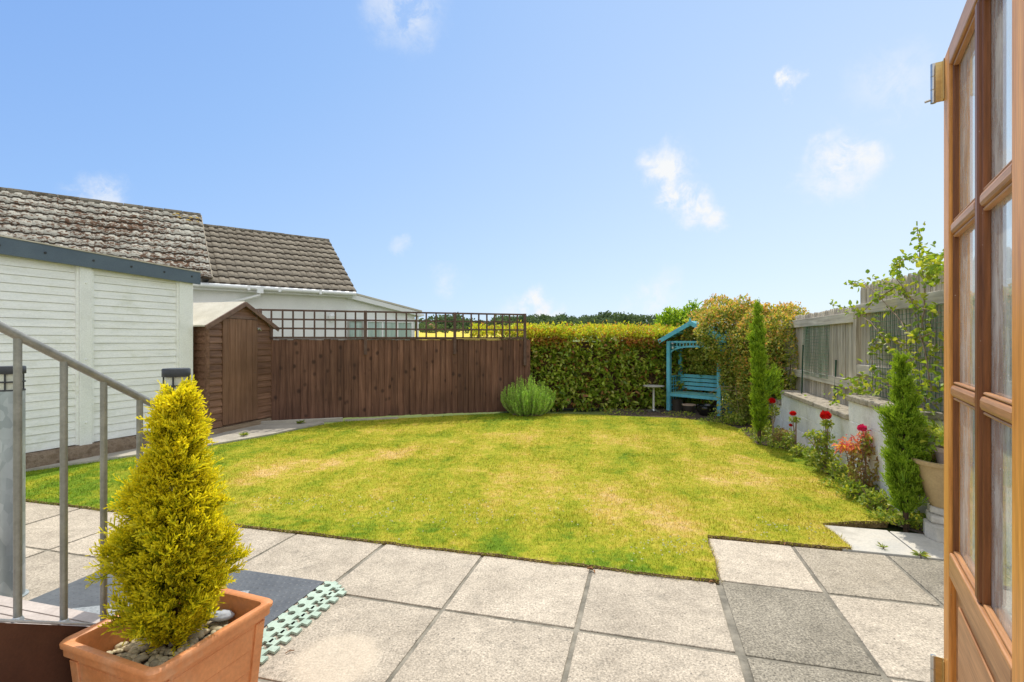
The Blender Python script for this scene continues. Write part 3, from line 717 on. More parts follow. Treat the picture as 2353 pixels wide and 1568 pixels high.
def house():
    E=Vector((-4.39,13.8,0)); ang=math.atan2(.6,.8)
    t=thing('neighbour_house','white bungalow with two lichened tiled roofs behind the brown fence','house',E,ang)
    zE=2.98; zR=4.78; yR=2.46; xl=-3.42
    mb=MB(); mb.box(-12.,-.12,.28,4.6,-.05,zE+.02); mb.prism([(.28,zE+.02),(4.64,zE+.02),(2.46,zR-.12)],-3.3,-.25,0,None,'x')
    mb.prism([(.28,zE+.02),(4.64,zE+.02),(2.46,zR+.10)],-12.,xl-.25,0,None,'x'); mb.build('wall',MAT['render_white'],t)
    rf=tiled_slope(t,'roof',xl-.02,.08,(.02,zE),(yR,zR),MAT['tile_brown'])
    back=MB(); back.add([(xl,yR,zR-.03),(.08,yR,zR-.03),(.08,4.95,zE),(xl,4.95,zE),(xl,yR,zR-.08),(.08,yR,zR-.08),(.08,4.95,zE-.05),(xl,4.95,zE-.05)],[(0,1,2,3),(7,6,5,4),(1,5,6,2),(0,3,7,4),(2,6,7,3)])
    back.build('rear_slope',MAT['tile_brown'],rf)
    und=MB(); und.add([(xl,.02,zE-.03),(.06,.02,zE-.03),(.06,yR,zR-.03),(xl,yR,zR-.03)],[(0,1,2,3)]); und.build('underlay',MAT['ridge'],rf)
    def ridge(par,a,b,y,z):
        mb=MB(); n=int((b-a)/.42)
        for i in range(n):
            p0=a+(b-a)*i/n; p1=a+(b-a)*(i+1)/n-.012; k=random.uniform(-.006,.006)
            pts=[(y-.13,z-.085),(y-.10,z-.01),(y-.05,z+.045),(y,z+.06),(y+.05,z+.045),(y+.10,z-.01),(y+.13,z-.085)]
            mb.prism([(q[0],q[1]+k) for q in pts],p0,p1,0,None,'x')
        return mb.build('ridge_tiles',MAT['ridge'],par,smooth=False)
    ridge(rf,xl,.08,yR,zR)
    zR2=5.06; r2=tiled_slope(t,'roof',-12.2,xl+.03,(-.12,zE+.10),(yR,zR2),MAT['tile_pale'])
    tag(r2,'taller roof heavily crusted with pale lichen')
    tag(rf,'lower brown grey roof')
    back=MB(); back.add([(-12.2,yR,zR2-.03),(xl+.03,yR,zR2-.03),(xl+.03,5.05,zE+.1),(-12.2,5.05,zE+.1)],[(0,1,2,3)]); back.build('rear_slope',MAT['tile_brown'],r2)
    und=MB(); und.add([(-12.2,-.12,zE+.07),(xl+.02,-.12,zE+.07),(xl+.02,yR,zR2-.03),(-12.2,yR,zR2-.03)],[(0,1,2,3)]); und.build('underlay',MAT['ridge'],r2)
    ridge(r2,-12.2,xl+.04,yR,zR2)
    mb=MB()       # mortared verge of the taller roof
    mb.bar((xl+.045,-.12,zE+.09),(xl+.045,yR,zR2-.02),.018,.07,(0,-.6,.8)); mb.build('verge',MAT['coping'],r2)
    rs=random.Random(3)
    for i in range(9):
        x=xl-.05-abs(rs.gauss(0,.28)); d=abs(rs.gauss(.05,.16)); y=yR-.14-d; z=zR2-(yR-y)*.80+.06; mb=MB()
        mb.lathe([(rs.uniform(.04,.085),-.03),(.03,.012),(0.,.016)],9,(x,y,z)); mb.build('lichen_patch',MAT['lichen'],r2)
    mb=MB(); mb.box(-12.,.02,.06,.28,zE-.17,zE-.02); mb.build('soffit',MAT['upvc'],t,bevel=.004)
    mb=MB(); mb.tube([(-8.,-.04,zE-.06),(.05,-.04,zE-.075)],.055,10); 
    for x in (-.9,-1.9,-2.6): mb.box(x-.03,x+.03,-.10,.03,zE-.14,zE-.02)
    mb.build('gutter',MAT['upvc'],t,smooth=True)
    mb=MB(); mb.tube([(-2.35,-.04,zE-.10),(-2.35,-.03,zE-.24),(-2.7,.16,zE-.36),(-3.75,.24,zE-.62),(-3.75,.24,0)],.038,10); mb.box(-2.42,-2.28,-.11,.03,zE-.20,zE-.04); mb.build('downpipe',MAT['upvc'],t,smooth=True)
    # lean-to at the end
    mb=MB(); mb.prism([(-.12,-.05),(2.0,-.05),(2.0,2.50),(-.12,2.93)],.31,3.4,0,None,'y'); mb.build('lean_to_wall',MAT['upvc'],t)
    mb=MB(); mb.prism([(-.10,2.935),(2.16,2.475),(2.16,2.53),(-.10,2.99)],.12,3.6,0,None,'y'); mb.build('lean_to_roof',MAT['felt'],t,bevel=.004)
    mb=MB(); mb.prism([(-.10,2.80),(2.14,2.345),(2.14,2.47),(-.10,2.93)],.13,.30,0,None,'y'); mb.box(2.03,2.22,.1,3.4,2.36,2.42); mb.build('lean_to_fascia',MAT['render_white'],t,bevel=.003)
    mb=MB(); mb.tube([(2.06,.22,0),(2.06,.22,2.4)],.03,8); mb.build('downpipe',MAT['upvc'],t)
    for x0,x1,mull in ((-.06,.39,1),(.47,1.92,3)):
        fr=MB(); z0,z1=.9,2.20
        fr.box(x0,x1,.26,.307,z1-.05,z1); fr.box(x0,x1,.26,.307,z0,z0+.05)
        for i in range(mull+1):
            xx=x0+(x1-x0-.045)*i/mull; fr.box(xx,xx+.045,.262,.306,z0+.052,z1-.052)
        w=fr.build('window',MAT['table_grey'] if mull==1 else MAT['upvc'],t,bevel=.003)
        mb=MB(); mb.add([(x0+.03,.28,z0+.03),(x1-.03,.28,z0+.03),(x1-.03,.28,z1-.03),(x0+.03,.28,z1-.03)],[(0,1,2,3)]); mb.build('pane',MAT['glass'],w)
        V=[];Fq=[]; n=60
        for i in range(n+1):
            x=x0+.03+(x1-x0-.06)*i/n; y=.300+.004*math.sin(i*1.3)+.002*math.sin(i*.43)
            V+= [(x,y,z0+.03),(x,y,z1-.03)]
        for i in range(n): Fq.append((2*i,2*i+2,2*i+3,2*i+1))
        np_mesh('curtain',V,Fq,MAT['curtain'],w)
    # wall lantern
    mb=MB(); c=(-.52,.20,2.12)
    mb.lathe([(.03,.0),(.075,.10),(.09,.16),(.02,.24)],8,c); mb.tube([(c[0],.28,2.4),(c[0],.21,2.4),(c[0],.20,2.36)],.008,6)
    mb.lathe([(.10,.16),(.02,.25)],8,c); mb.build('wall_lantern',MAT['upvc'],t)
house()
for i,(px,py,w,lab,m) in enumerate(((991,757,4.4,'distant brick gabled house at the edge of the yellow field','brick_far'),(1014,762,5.5,'distant long white house beside the brick one','render_white'))):
    p=vp(px,py,235+10*i); az=math.atan((px-CX)/F); gz=terrain_z(p.y,az)
    t=thing('far_house',lab,'house',(p.x,p.y,gz-.3),.25); hz=p.z-gz
    mb=MB(); mb.box(-w/2,w/2,0,5,0,hz+1.3+.3); mb.build('wall',MAT[m],t)
    mb=MB(); z=hz+1.6; mb.prism([(-w/2-.3,z-.1),(w/2+.3,z-.1),(0,z+1.6)] if i==0 else [(-w/2-.3,z),(w/2+.3,z),(w/2-.6,z+1.1),(-w/2+.6,z+1.1)],-.3,5.3,0,None,'y'); mb.build('roof',MAT['brick_far' if i==0 else 'coping'],t)

# ================================================================== GARAGE
def garage():
    ang=rad(69); t=thing('garden_garage','white sectional concrete garage with slate blue fascia beside the brown shed','garage',(-5.19,8.12,0),ang)
    x_end=-6.2; zb=.215
    def ztop(x): return 2.53-.034*x
    cols=[(-.224,.0),(-1.58,-1.434),(-2.93,-2.785),(-4.28,-4.135),(-5.63,-5.485)]
    def panel(x0,x1):
        mb=MB(); z=zb; zt=ztop(x0)+.05
        while z<zt:
            z1=min(z+.104,zt)
            # each plank leans outward at its foot, with a narrow groove under it
            mb.add([(x0,.040,z+.006),(x1,.040,z+.006),(x1,.05,z1),(x0,.05,z1),(x0,.07,z+.006),(x1,.07,z+.006),(x1,.07,z1),(x0,.07,z1)],[(0,1,2,3),(0,4,5,1),(3,2,6,7)])
            z=z1
        mb.box(x0,x1,.062,.10,zb,zt); return mb.build('wall_panel',MAT['garage_panel'],t)
    xs=[-.26]
    prev=cols[0]
    for c in cols[1:]:
        panel(c[1]+.03,prev[0]-.03); prev=c
    for x0,x1 in cols:
        mb=MB(); mb.box(x0,x1,.0,.12,zb-.03,ztop(x1)+.03); b=mb.build('pillar',MAT['white_paint'],t,bevel=.006)
        mb=MB(); mb.box(x0-.03,x0-.0015,.02,.11,zb,ztop(x0)+.02); mb.box(x1+.0015,x1+.03,.02,.11,zb,ztop(x1)) if x1<-.01 else None; mb.build('jamb',MAT['garage_panel'],b)
        if x1<0:
            for z in (.5,1.35,2.38):
                mb=MB(); mb.lathe([(.016,0),(.013,.008),(0,.010)],10); mb.v=[((x0+x1)/2+v[0],-v[2],z+v[1]) for v in mb.v]; mb.build('bolt_head',MAT['white_paint'],b)
    mb=MB(); mb.box(x_end,-.02,.13,3.4,zb,2.5); mb.build('rear_walls',MAT['white_paint'],t)
    # fascia: folded metal, sloping gently
    mb=MB(); xa,xb=-6.2,.09; 
    mb.add([(xa,-.05,ztop(xa)+.03),(xb,-.05,ztop(xb)),(xb,-.05,ztop(xb)+.195),(xa,-.05,ztop(xa)+.245),
            (xa,-.01,ztop(xa)+.03),(xb,-.01,ztop(xb)),(xb,-.01,ztop(xb)+.195),(xa,-.01,ztop(xa)+.245)],
           [(0,1,2,3),(7,6,5,4),(0,4,5,1),(1,5,6,2),(2,6,7,3),(3,7,4,0)])
    f=mb.build('fascia',MAT['fascia'],t,bevel=.003)
    for x in (-.06,-.50,-.97,-1.45,-1.98,-2.42,-2.95,-3.5):
        mb=MB(); mb.lathe([(.016,0),(.016,.004),(.009,.005),(.008,.012),(0,.013)],12); mb.v=[(x+v[0],-.05-v[2],ztop(x)+.11+v[1]) for v in mb.v]; mb.build('screw',MAT['dark_metal'],f)
    mb=MB(); mb.add([(xa,-.06,ztop(xa)+.245),(xb+.01,-.06,ztop(xb)+.196),(xb+.01,3.6,ztop(xb)+.15),(xa,3.6,ztop(xa)+.2),(xa,-.06,ztop(xa)+.262),(xb+.01,-.06,ztop(xb)+.212),(xb+.01,3.6,ztop(xb)+.17),(xa,3.6,ztop(xa)+.22)],
        [(3,2,1,0),(4,5,6,7),(0,1,5,4),(1,2,6,5),(2,3,7,6),(3,0,4,7)]); mb.build('roof',MAT['rail_grey'],t)
    mb=MB(); mb.box(-6.2,.0,.0,.06,ztop(-6.2)-.01,ztop(-6.2)+.05) if False else None
    # rough footing
    bm=bmesh.new(); n=90
    V=[];Fc=[]
    for i in range(n+1):
        x=-6.2+6.25*i/n
        def w(k): return .02*mnoise.noise(Vector((x*3,k*3.1,.3)))+.008*mnoise.noise(Vector((x*14,k*5.,2.)))
        for k,(y,z) in enumerate(((-.085,.03),(-.08,.10),(-.055,.175),(-.01,.205),(.12,.21))):
            V.append((x,y+w(k),z+(w(k+9) if 0<k<4 else 0)))
    for i in range(n):
        for k in range(4): Fc.append((i*5+k,(i+1)*5+k,(i+1)*5+k+1,i*5+k+1))
    np_mesh('footing',V,Fc,MAT['plinth'],t); bm.free()
garage()

# ================================================================== SHED
def shed():
    ang=rad(75); t=thing('garden_shed','small brown wooden shed with a plank door between garage and fence','shed',(-5.01,8.2,0),ang)
    W=1.45; D=1.0; ze=1.86; za=2.25; z0=.13
    def eave(x): return ze+(za-ze)*(1-abs(x-W/2)/(W/2))
    def cladding(name,x0,x1,zlo,zhi,roofcut=False):
        mb=MB(); z=zlo; p=.118
        while z<zhi-.01:
            z1=min(z+p,zhi)
            a,b=x0,x1
            if roofcut and z1>ze:
                hw=(za-z)/(za-ze)*W/2; a=max(x0,W/2-hw); b=min(x1,W/2+hw); hw1=(za-z1)/(za-ze)*W/2; a1=max(x0,W/2-hw1); b1=min(x1,W/2+hw1)
                if b1<a1: a1=b1=W/2
                if b<=a: z=z1; continue
            else: a1,b1=a,b
            mb.add([(a,-.022,z),(b,-.022,z),(b,-.022,z+.022),(a,-.022,z+.022),(b1,-.002,z1),(a1,-.002,z1),(a,.012,z),(b,.012,z)],[(0,1,2,3),(3,2,4,5),(0,6,7,1)])
            z=z1
        return mb.build(name,MAT['shed'],t)
    cladding('front_cladding',0,.28,z0+.02,za,True); cladding('front_cladding',1.075,W,z0+.02,za,True); cladding('gable_cladding',.28,1.075,2.01,za-.03,True)
    mb=MB(); mb.box(.0,W,.013,.04,z0,ze); mb.prism([(0,ze),(W,ze),(W/2,za-.02)],.013,.04,0,None,'y'); mb.build('frame',MAT['shed_trim'],t)
    # left and right side walls
    for x,s in ((0,-1),(W,1)):
        mb=MB(); z=z0+.02
        while z<ze-.01:
            z1=min(z+.118,ze)
            mb.add([(x+s*.016,.0,z),(x+s*.016,D,z),(x+s*.016,D,z+.02),(x+s*.016,0,z+.02),(x+s*.002,D,z1),(x+s*.002,0,z1),(x-s*.01,0,z),(x-s*.01,D,z)],[(0,1,2,3),(3,2,4,5),(0,6,7,1)]); z=z1
        mb.box(min(x-s*.011,x-s*.03),max(x-s*.011,x-s*.03),.04,D,z0,ze); mb.build('side_wall',MAT['shed'],t)
    mb=MB(); mb.box(.0,W,D,D+.03,z0,ze); mb.build('back_wall',MAT['shed'],t)
    for x in (-.018,W-.022): mb=MB(); mb.box(x,x+.04,-.028,.03,z0,ze-.02); mb.build('corner_trim',MAT['shed'],t,bevel=.003)
    # door of six planks
    d=MB(); n=6
    for i in range(n):
        xa=.285+.785*i/n; xb=.285+.785*(i+1)/n-.006; d.box(xa,xb,-.034,-.008,.165,1.985)
    dr=d.build('door',MAT['shed_door'],t,bevel=.004)
    mb=MB(); mb.box(.27,1.085,-.030,-.010,1.992,2.035); mb.build('door_head',MAT['shed_trim'],t,bevel=.003)
    mb=MB(); mb.box(1.045,1.11,-.058,-.036,1.80,1.845); mb.tube([(1.06,-.062,1.835),(1.12,-.066,1.79)],.010,6); mb.build('latch',MAT['steel'],dr,bevel=.002)
    mb=MB(); mb.lathe([(.008,0),(0,.01)],8); mb.v=[(1.0+v[0],-.034-v[2],1.02+v[1]) for v in mb.v]; mb.build('keyhole',MAT['dark_metal'],dr)
    # roof: two felted boards with barge boards
    sl=(za-ze)/(W/2); ov=.10
    for s in (-1,1):
        xe=W/2+s*(W/2+ov); zee=ze-sl*ov+.03
        mb=MB(); mb.add([(W/2,-.07,za+.03),(xe,-.07,zee),(xe,D+.1,zee),(W/2,D+.1,za+.03),(W/2,-.07,za+.055),(xe,-.07,zee+.025),(xe,D+.1,zee+.025),(W/2,D+.1,za+.055)],[(0,3,2,1),(4,5,6,7),(0,1,5,4),(1,2,6,5),(2,3,7,6),(3,0,4,7)])
        mb.build('roof',MAT['felt'],t)
        mb=MB(); mb.bar((W/2-s*.0,-.085,za+.012),(xe+s*.005,-.085,zee-.018),.024,.075,(0,0,1)); mb.build('barge_board',MAT['shed_trim'],t,bevel=.003)
    mb=MB(); mb.box(0,W,-.02,.03,.035,.13); b=mb.build('base_board',MAT['shed_base'],t,bevel=.004)
    mb=MB()
    for y in (.08,.5,.9): mb.box(.02,W-.02,y,y+.05,-.03,.129)
    mb.build('bearer',MAT['shed_base'],t)
shed()

# ================================================================== BROWN FENCE + TRELLIS
FA=Vector((-4.615,9.6,0)); FB=Vector((.40,11.3,0)); FANG=math.atan2(FB.y-FA.y,FB.x-FA.x); FLEN=(FB-FA).length
def brown_fence():
    t=thing('brown_fence','dark brown close board fence topped with square trellis','fence',FA,FANG)
    mb=MB(); x=-.9; z0=.0
    while x<FLEN-.01:
        w=random.choice((.125,.135,.118,.14)); x1=min(x+w,FLEN); zb=.045+.012*math.sin(x*.9)+random.uniform(-.006,.006); zt=1.625+random.uniform(-.004,.004)
        tilt=random.uniform(-.003,.003)
        mb.add([(x,-.030,zb),(x1+.012,-.006+tilt,zb),(x1+.012,-.006+tilt,zt),(x,-.030,zt),(x,-.002,zb),(x1+.012,.001,zb),(x1+.012,.001,zt),(x,-.002,zt)],
               [(0,1,2,3),(1,5,6,2),(5,4,7,6),(4,0,3,7),(3,2,6,7),(0,4,5,1)]); x=x1
    mb.build('boards',MAT['fence_brown'],t)
    mb=MB(); mb.box(-.9,FLEN+.0,.004,.05,.35,.43); mb.box(-.9,FLEN,.004,.05,1.3,1.38); mb.build('rear_rail',MAT['fence_brown'],t)
    mb=MB(); mb.box(-.9,FLEN-.04,-.035,.03,1.628,1.65); mb.build('cap_rail',MAT['trellis'],t,bevel=.003)
    posts=[-.20,1.72,3.56,5.16]
    # the x of each upright, from the photograph's spacing
    for x in posts:
        mb=MB(); mb.box(x-.03,x+.03,-.072,-.036,1.32 if x<5 else 1.05,2.215); mb.build('trellis_post',MAT['trellis'],t,bevel=.003)
    for a,b,n in ((-.9,-.20,3),(-.20,1.72,10),(1.72,3.56,9),(3.56,5.16,9)):
        mb=MB()
        lo = 1.665 if b<5 else 1.68
        for i in range(1,n): 
            x=a+(b-a)*i/n+random.uniform(-.006,.006); mb.box(x-.016,x+.016,-.066,-.048,lo,2.195)
        hz=(2.195,2.02,1.845,1.668)
        for z in hz: mb.box(a+.031,b-.031,-.047,-.030,z-.017+random.uniform(-.003,.003),z+.017)
        mb.build('trellis_panel',MAT['trellis'],t)
brown_fence()
p0=gp(625,979); p1=gp(788,971); dv=p1-p0
t=thing('concrete_edging','pale concrete edging block along the foot of the brown fence','edging',(p0.x,p0.y,0),math.atan2(dv.y,dv.x))
mb=MB(); mb.box(-.4,dv.length,-.03,.03,.02,.10); mb.build('edging_block',MAT['concrete'],t,bevel=.01)
p2=gp(1120,954.5); dv2=p2-p1
t=thing('gravel_board','thin concrete gravel board half sunk at the fence foot','edging',(p1.x+.03,p1.y+.02,0),math.atan2(dv2.y,dv2.x))
mb=MB(); mb.box(0,dv2.length*.35,-.012,.02,-.02,.055); mb.build('board',MAT['concrete'],t,bevel=.004)

# ================================================================== HEDGE
def hedge():
    a=Vector((.02,11.55,0)); b=Vector((3.95,11.75,0)); ang=math.atan2(b.y-a.y,b.x-a.x); Ln=(b-a).length+1.2
    t=thing('beech_hedge','tall clipped hedge with yellow and orange young leaves along its top','hedge',a,ang)
    mb=MB(); mb.box(-.1,Ln-.1,.22,.75,0,1.58)
    for i in range(160):
        x=random.uniform(0,Ln); z=random.uniform(.1,1.2); mb.tube([(x,.2,z),(x+random.uniform(-.15,.15),.02,z+random.uniform(.15,.4))],[.006,.002],4)
    mb.build('inner_twigs',MAT['hedge_core'],t)
    n=11500; P=np.stack([RNG.uniform(-.3,Ln,n),RNG.uniform(0,.24,n)**1.0,RNG.uniform(0.0,1.74,n)],1)
    P[:,1]+=.09*lnoise(P,2.3)+.05*lnoise(P,6.5,3.); dens=lnoise(P,3.6,11.)
    P=P[dens>-.24]; n=len(P)
    D=unit(np.array([0,-.75,-.05])+rdir(n)*.85); N=unit(np.array([0,-.35,.8])+rdir(n)*.6)
    leaves('foliage',P,D,N,0.125*(.55+.75*RNG.random(n)),.064*(.7+.5*RNG.random(n)),LM['hedge'],t)
    n=10500; P=np.stack([RNG.uniform(-1.0,Ln,n),RNG.uniform(.02,.85,n),np.full(n,1.68)],1)
    P[:,2]+=.20*np.clip(P[:,1]/.5,0,1)+.06*lnoise(P,2.2)+RNG.normal(0,.035,n)+.12*RNG.random(n)**6; fr=RNG.random(n)<.22; P[fr,1]=RNG.uniform(-.06,.12,fr.sum()); P[fr,2]-=RNG.random(fr.sum())**2*.30
    P[:,0]=np.where((P[:,0]<-.1)&(P[:,1]<.12),P[:,0]+1.3,P[:,0])
    D=unit(np.array([0,-.2,.6])+rdir(n)*.75); N=unit(rdir(n)*.7+np.array([0,0,.6]))
    leaves('young_leaves',P,D,N,.075*(.6+.7*RNG.random(n)),.036,LM['hedge_new'],t)
    n=1500; P=np.stack([RNG.uniform(.1,Ln,n),RNG.uniform(-.05,.12,n),1.66-np.abs(RNG.normal(0,.10,n))],1); P=P[lnoise(P,1.5,4.)>-.15]; n=len(P)
    leaves('reddish_leaves',P,unit(np.array([0,-.6,.3])+rdir(n)*.8),unit(rdir(n)*.6+np.array([0,-.3,.7])),.09*(.6+.6*RNG.random(n)),.045,leafmat('reddish_hedge_leaf',[(0,(.30,.10,.04)),(.5,(.52,.22,.06)),(1,(.55,.38,.08))],.45,.35),t)
hedge()

# bright laurel and the big mixed shrub behind and beside the arbour
c=vp(1545,735,12.9)
shrub('laurel_shrub','bright green laurel rising behind the hedge left of the arbour roof','shrub',(c.x,c.y,0),[(c.x,c.y,1.55,.42,.45,.78),(c.x+.5,c.y+.1,1.6,.4,.4,.85)],3600,.13,.045,LM['laurel'],stems=12)
e=[(4.45,10.38,1.74,.50,.42,.58),(4.38,10.62,1.86,.34,.40,.40),(4.95,10.55,1.45,.60,.60,.95),(5.45,10.25,1.35,.62,.6,.92),(4.75,11.45,1.6,.80,.5,.86),(4.78,10.25,.55,.26,.4,.58),(5.75,10.6,1.3,.6,.6,.95),(5.2,10.0,.75,.5,.5,.75),(4.56,10.28,1.05,.27,.25,.62)]
shrub('mixed_shrub','wide bronze tipped shrub overgrowing the right half of the arbour','shrub',(4.95,10.8,0),e,26000,.060,.034,LM['spirea'],LM['spirea_tip'],15000,30,tipz=.30)
e=[(5.0,9.15,1.32,.46,.48,.74),(4.78,9.6,.75,.42,.42,.72),(5.15,9.15,.9,.38,.42,.8),(4.72,9.75,1.35,.40,.40,.70)]
shrub('fence_shrub','orange tipped shrub leaning against the grey picket fence end','shrub',(5.05,9.15,0),e,10500,.056,.031,LM['spirea'],LM['spirea_tip'],5500,20,tipz=.25)
# bare arching stems beside the bench
t=thing('briar_stems','bare pale briar stems arching out beside the bench','briar',gp(1700,975))
mb=MB(); b0=gp(1700,975)
for pts in (((1700,960),(1690,890),(1655,888),(1630,905)),((1720,960),(1700,900),(1665,895)),((1705,965),(1680,925),(1655,940),(1640,965)),((1730,955),(1735,890),(1690,875))):
    mb.tube([vp(x,y,9.6+.1*i)-b0 for i,(x,y) in enumerate(pts)],.006,5)
mb.build('stems',MAT['twig'],t)
k=700; P=np.stack([RNG.normal(.05,.22,k),RNG.normal(.1,.15,k),np.abs(RNG.normal(.25,.2,k))],1); leaves('foliage',P,rdir(k),unit(rdir(k)+np.array([0,0,.8])),.05,.03,LM['spirea'],t)

# ================================================================== ARBOUR
def arbour():
    o=Vector((3.62,11.5,0)); r=Vector((4.42,10.62,0)); dv=r-o; Wd=dv.length; ang=math.atan2(dv.y,dv.x)
    t=thing('garden_arbour','turquoise wooden arbour bench with pitched roof in the hedge corner','arbour',o,ang)
    D=.52; q=.042
    for x in (0,Wd):
        for y,z1 in ((0,1.60),(D,1.60)):
            mb=MB(); mb.box(x-q,x+q,y-q,y+q,0,z1); mb.build('post',MAT['turq'],t,bevel=.004)
    mb=MB(); mb.box(q+.003,Wd-q-.003,-.01,.02,1.555,1.60); mb.box(q+.003,Wd-q-.003,D-.02,D+.02,1.555,1.60)
    mb.box(-.015,.015,q+.003,D-q-.003,1.555,1.60); mb.box(Wd-.015,Wd+.015,q+.003,D-q-.003,1.555,1.60); mb.build('top_beam',MAT['turq'],t,bevel=.003)
    # arched lattice valance at front and rear, and small arches at the sides
    def valance(name,L,place,zlo_end,zlo_mid):
        mb=MB(); n=14
        def arc(s): k=2*s/L-1; return zlo_end+(zlo_mid-zlo_end)*math.sqrt(max(0,1-k*k*.98))
        for i in range(n):
            s0=L*i/n;s1=L*(i+1)/n
            a=[place(s0,arc(s0)),place(s1,arc(s1)),place(s1,arc(s1)+.04),place(s0,arc(s0)+.04)]
            off=place(0,0,.02)-place(0,0,0); vs=[p for p in a]+[p+off for p in a]
            mb.add(vs,[(0,1,2,3),(7,6,5,4),(0,4,5,1),(3,2,6,7)]+([(0,3,7,4)] if i==0 else [])+([(1,5,6,2)] if i==n-1 else []))
        m=max(3,int(L/.075))
        for i in range(1,m):
            s=L*i/m; z=arc(s)+.042
            if z<1.553: 
                mb.bar(place(s,z,.012),place(s,1.553,.012),.022,.010,place(0,0,1)-place(0,0,0))
        for z in (1.40,1.475):
            ss=[L*i/60 for i in range(61) if arc(L*i/60)+.045<z]
            if ss:
                lft=[s for s in ss if s<L/2]; rgt=[s for s in ss if s>=L/2]
                for g in ([ss] if zlo_mid+.045<z else [lft,rgt]):
                    if len(g)>2: mb.bar(place(g[0],z,.004),place(g[-1],z,.004),.008,.022,(0,0,1))
        return mb.build(name,MAT['turq'],t)
    valance('front_arch',Wd-2*q,lambda s,z,d=0: Vector((q+s,-.012+d,z)),1.30,1.46)
    valance('rear_arch',Wd-2*q,lambda s,z,d=0: Vector((q+s,D-.012+d,z)),1.34,1.47)
    for x in (0,Wd): valance('side_arch',D-2*q,lambda s,z,d=0,x=x: Vector((x-.01+d,q+s,z)),1.24,1.38)
    # pitched roof of boards with barge boards and finial
    zr=1.99; ze=1.585; ov=.17
    for s in (-1,1):
        xe=Wd/2+s*(Wd/2+ov)
        mb=MB(); n=5
        for i in range(n):
            f0=i/n;f1=(i+1)/n-.04
            A=Vector((Wd/2+(xe-Wd/2)*f0,-.10,zr+(ze-zr)*f0+.035)); B=Vector((Wd/2+(xe-Wd/2)*f1,-.10,zr+(ze-zr)*f1+.035)); back=Vector((0,D+.22,0)); up=Vector((0,0,.016))
            mb.add([A,B,B+back,A+back,A+up,B+up,B+back+up,A+back+up],[(0,3,2,1),(4,5,6,7),(0,1,5,4),(1,2,6,5),(2,3,7,6),(3,0,4,7)])
        mb.build('roof_boards',MAT['turq'],t)
        for y in (-.125,D+.14):
            mb=MB(); mb.bar((Wd/2,y,zr+.005),(xe+s*.02,y,ze+.002),.022,.095,(0,0,1)); mb.build('barge_board',MAT['turq'],t,bevel=.003)
    mb=MB(); mb.prism([(Wd/2-.05,zr-.03),(Wd/2+.05,zr-.03),(Wd/2+.02,zr+.08),(Wd/2,zr+.13),(Wd/2-.02,zr+.08)],-.150,-.137,0,None,'y'); mb.build('finial',MAT['turq'],t)
    mb=MB(); mb.lathe([(.03,0),(.03,.008),(0,.018)],10); mb.v=[(-.15+v[0],-.138-v[2],1.60+v[1]) for v in mb.v]; mb.build('reflector',MAT['dead'],t)
    # seat, back slats, side lattices
    mb=MB(); n=5
    for i in range(n): y=.03+(D-.10)*i/(n-1); mb.box(q+.002,Wd-q-.002,y-.045,y+.042,.405,.425)
    mb.build('seat',MAT['turq_seat'],t,bevel=.003)
    mb=MB(); mb.box(q+.002,Wd-q-.002,-.036,-.016,.335,.402); mb.build('seat_rail',MAT['turq'],t,bevel=.003)
    for z in (.47,.565,.66,.75):
        mb=MB(); mb.box(q-.02,Wd-q+.02,D-.055,D-.035,z,z+.075); mb.build('back_slat',MAT['turq'],t,bevel=.003)
    for x in (0,Wd):
        mb=MB(); mb.box(x-.014,x+.014,q+.002,D-q-.002,.76,.80); mb.box(x-.014,x+.014,q+.002,D-q-.002,.10,.14)
        for i in range(1,5): y=D*i/5; mb.box(x-.012,x-.002,y-.010,y+.010,.142,.758)
        for z in (.22,.32,.50,.585,.67): mb.box(x+.0,x+.009,q+.002,D-q-.002,z-.01,z+.01)
        mb.build('side_lattice',MAT['turq'],t)
    return o,ang,Wd,D
AO,AANG,AW,AD=arbour()
def arb(x,y,z):
    return AO+Vector((x*math.cos(AANG)-y*math.sin(AANG),x*math.sin(AANG)+y*math.cos(AANG),z))
glassy=m_glass('jar_glass',(.80,.84,.80),1.45,.05)
for x,y,lab in ((.10,.02,'small glass jar lantern hanging nearest the left arbour post'),(.10,.40,'small glass jar lantern hanging further right under the arbour roof')):
    p=arb(x+.03,y-.08,0) if y<.1 else vp(1568,800,11.35); t=thing('hanging_lantern',lab,'lantern',(p.x,p.y,1.42))
    mb=MB(); mb.lathe([(0,0),(.035,.0),(.042,.03),(.036,.10),(.03,.115)],14); mb.build('jar',MAT['upvc'] if False else glassy,t,smooth=True)
    mb=MB(); mb.lathe([(.033,.116),(.045,.12),(.045,.14),(.0,.142)],14); mb.tube([(0,0,.14),(0,0,.20)],.003,5); mb.build('lid',MAT['steel'],t)
    mb=MB(); mb.lathe([(.02,.005),(.02,.05),(0,.052)],10); mb.build('candle',MAT['upvc'],t)
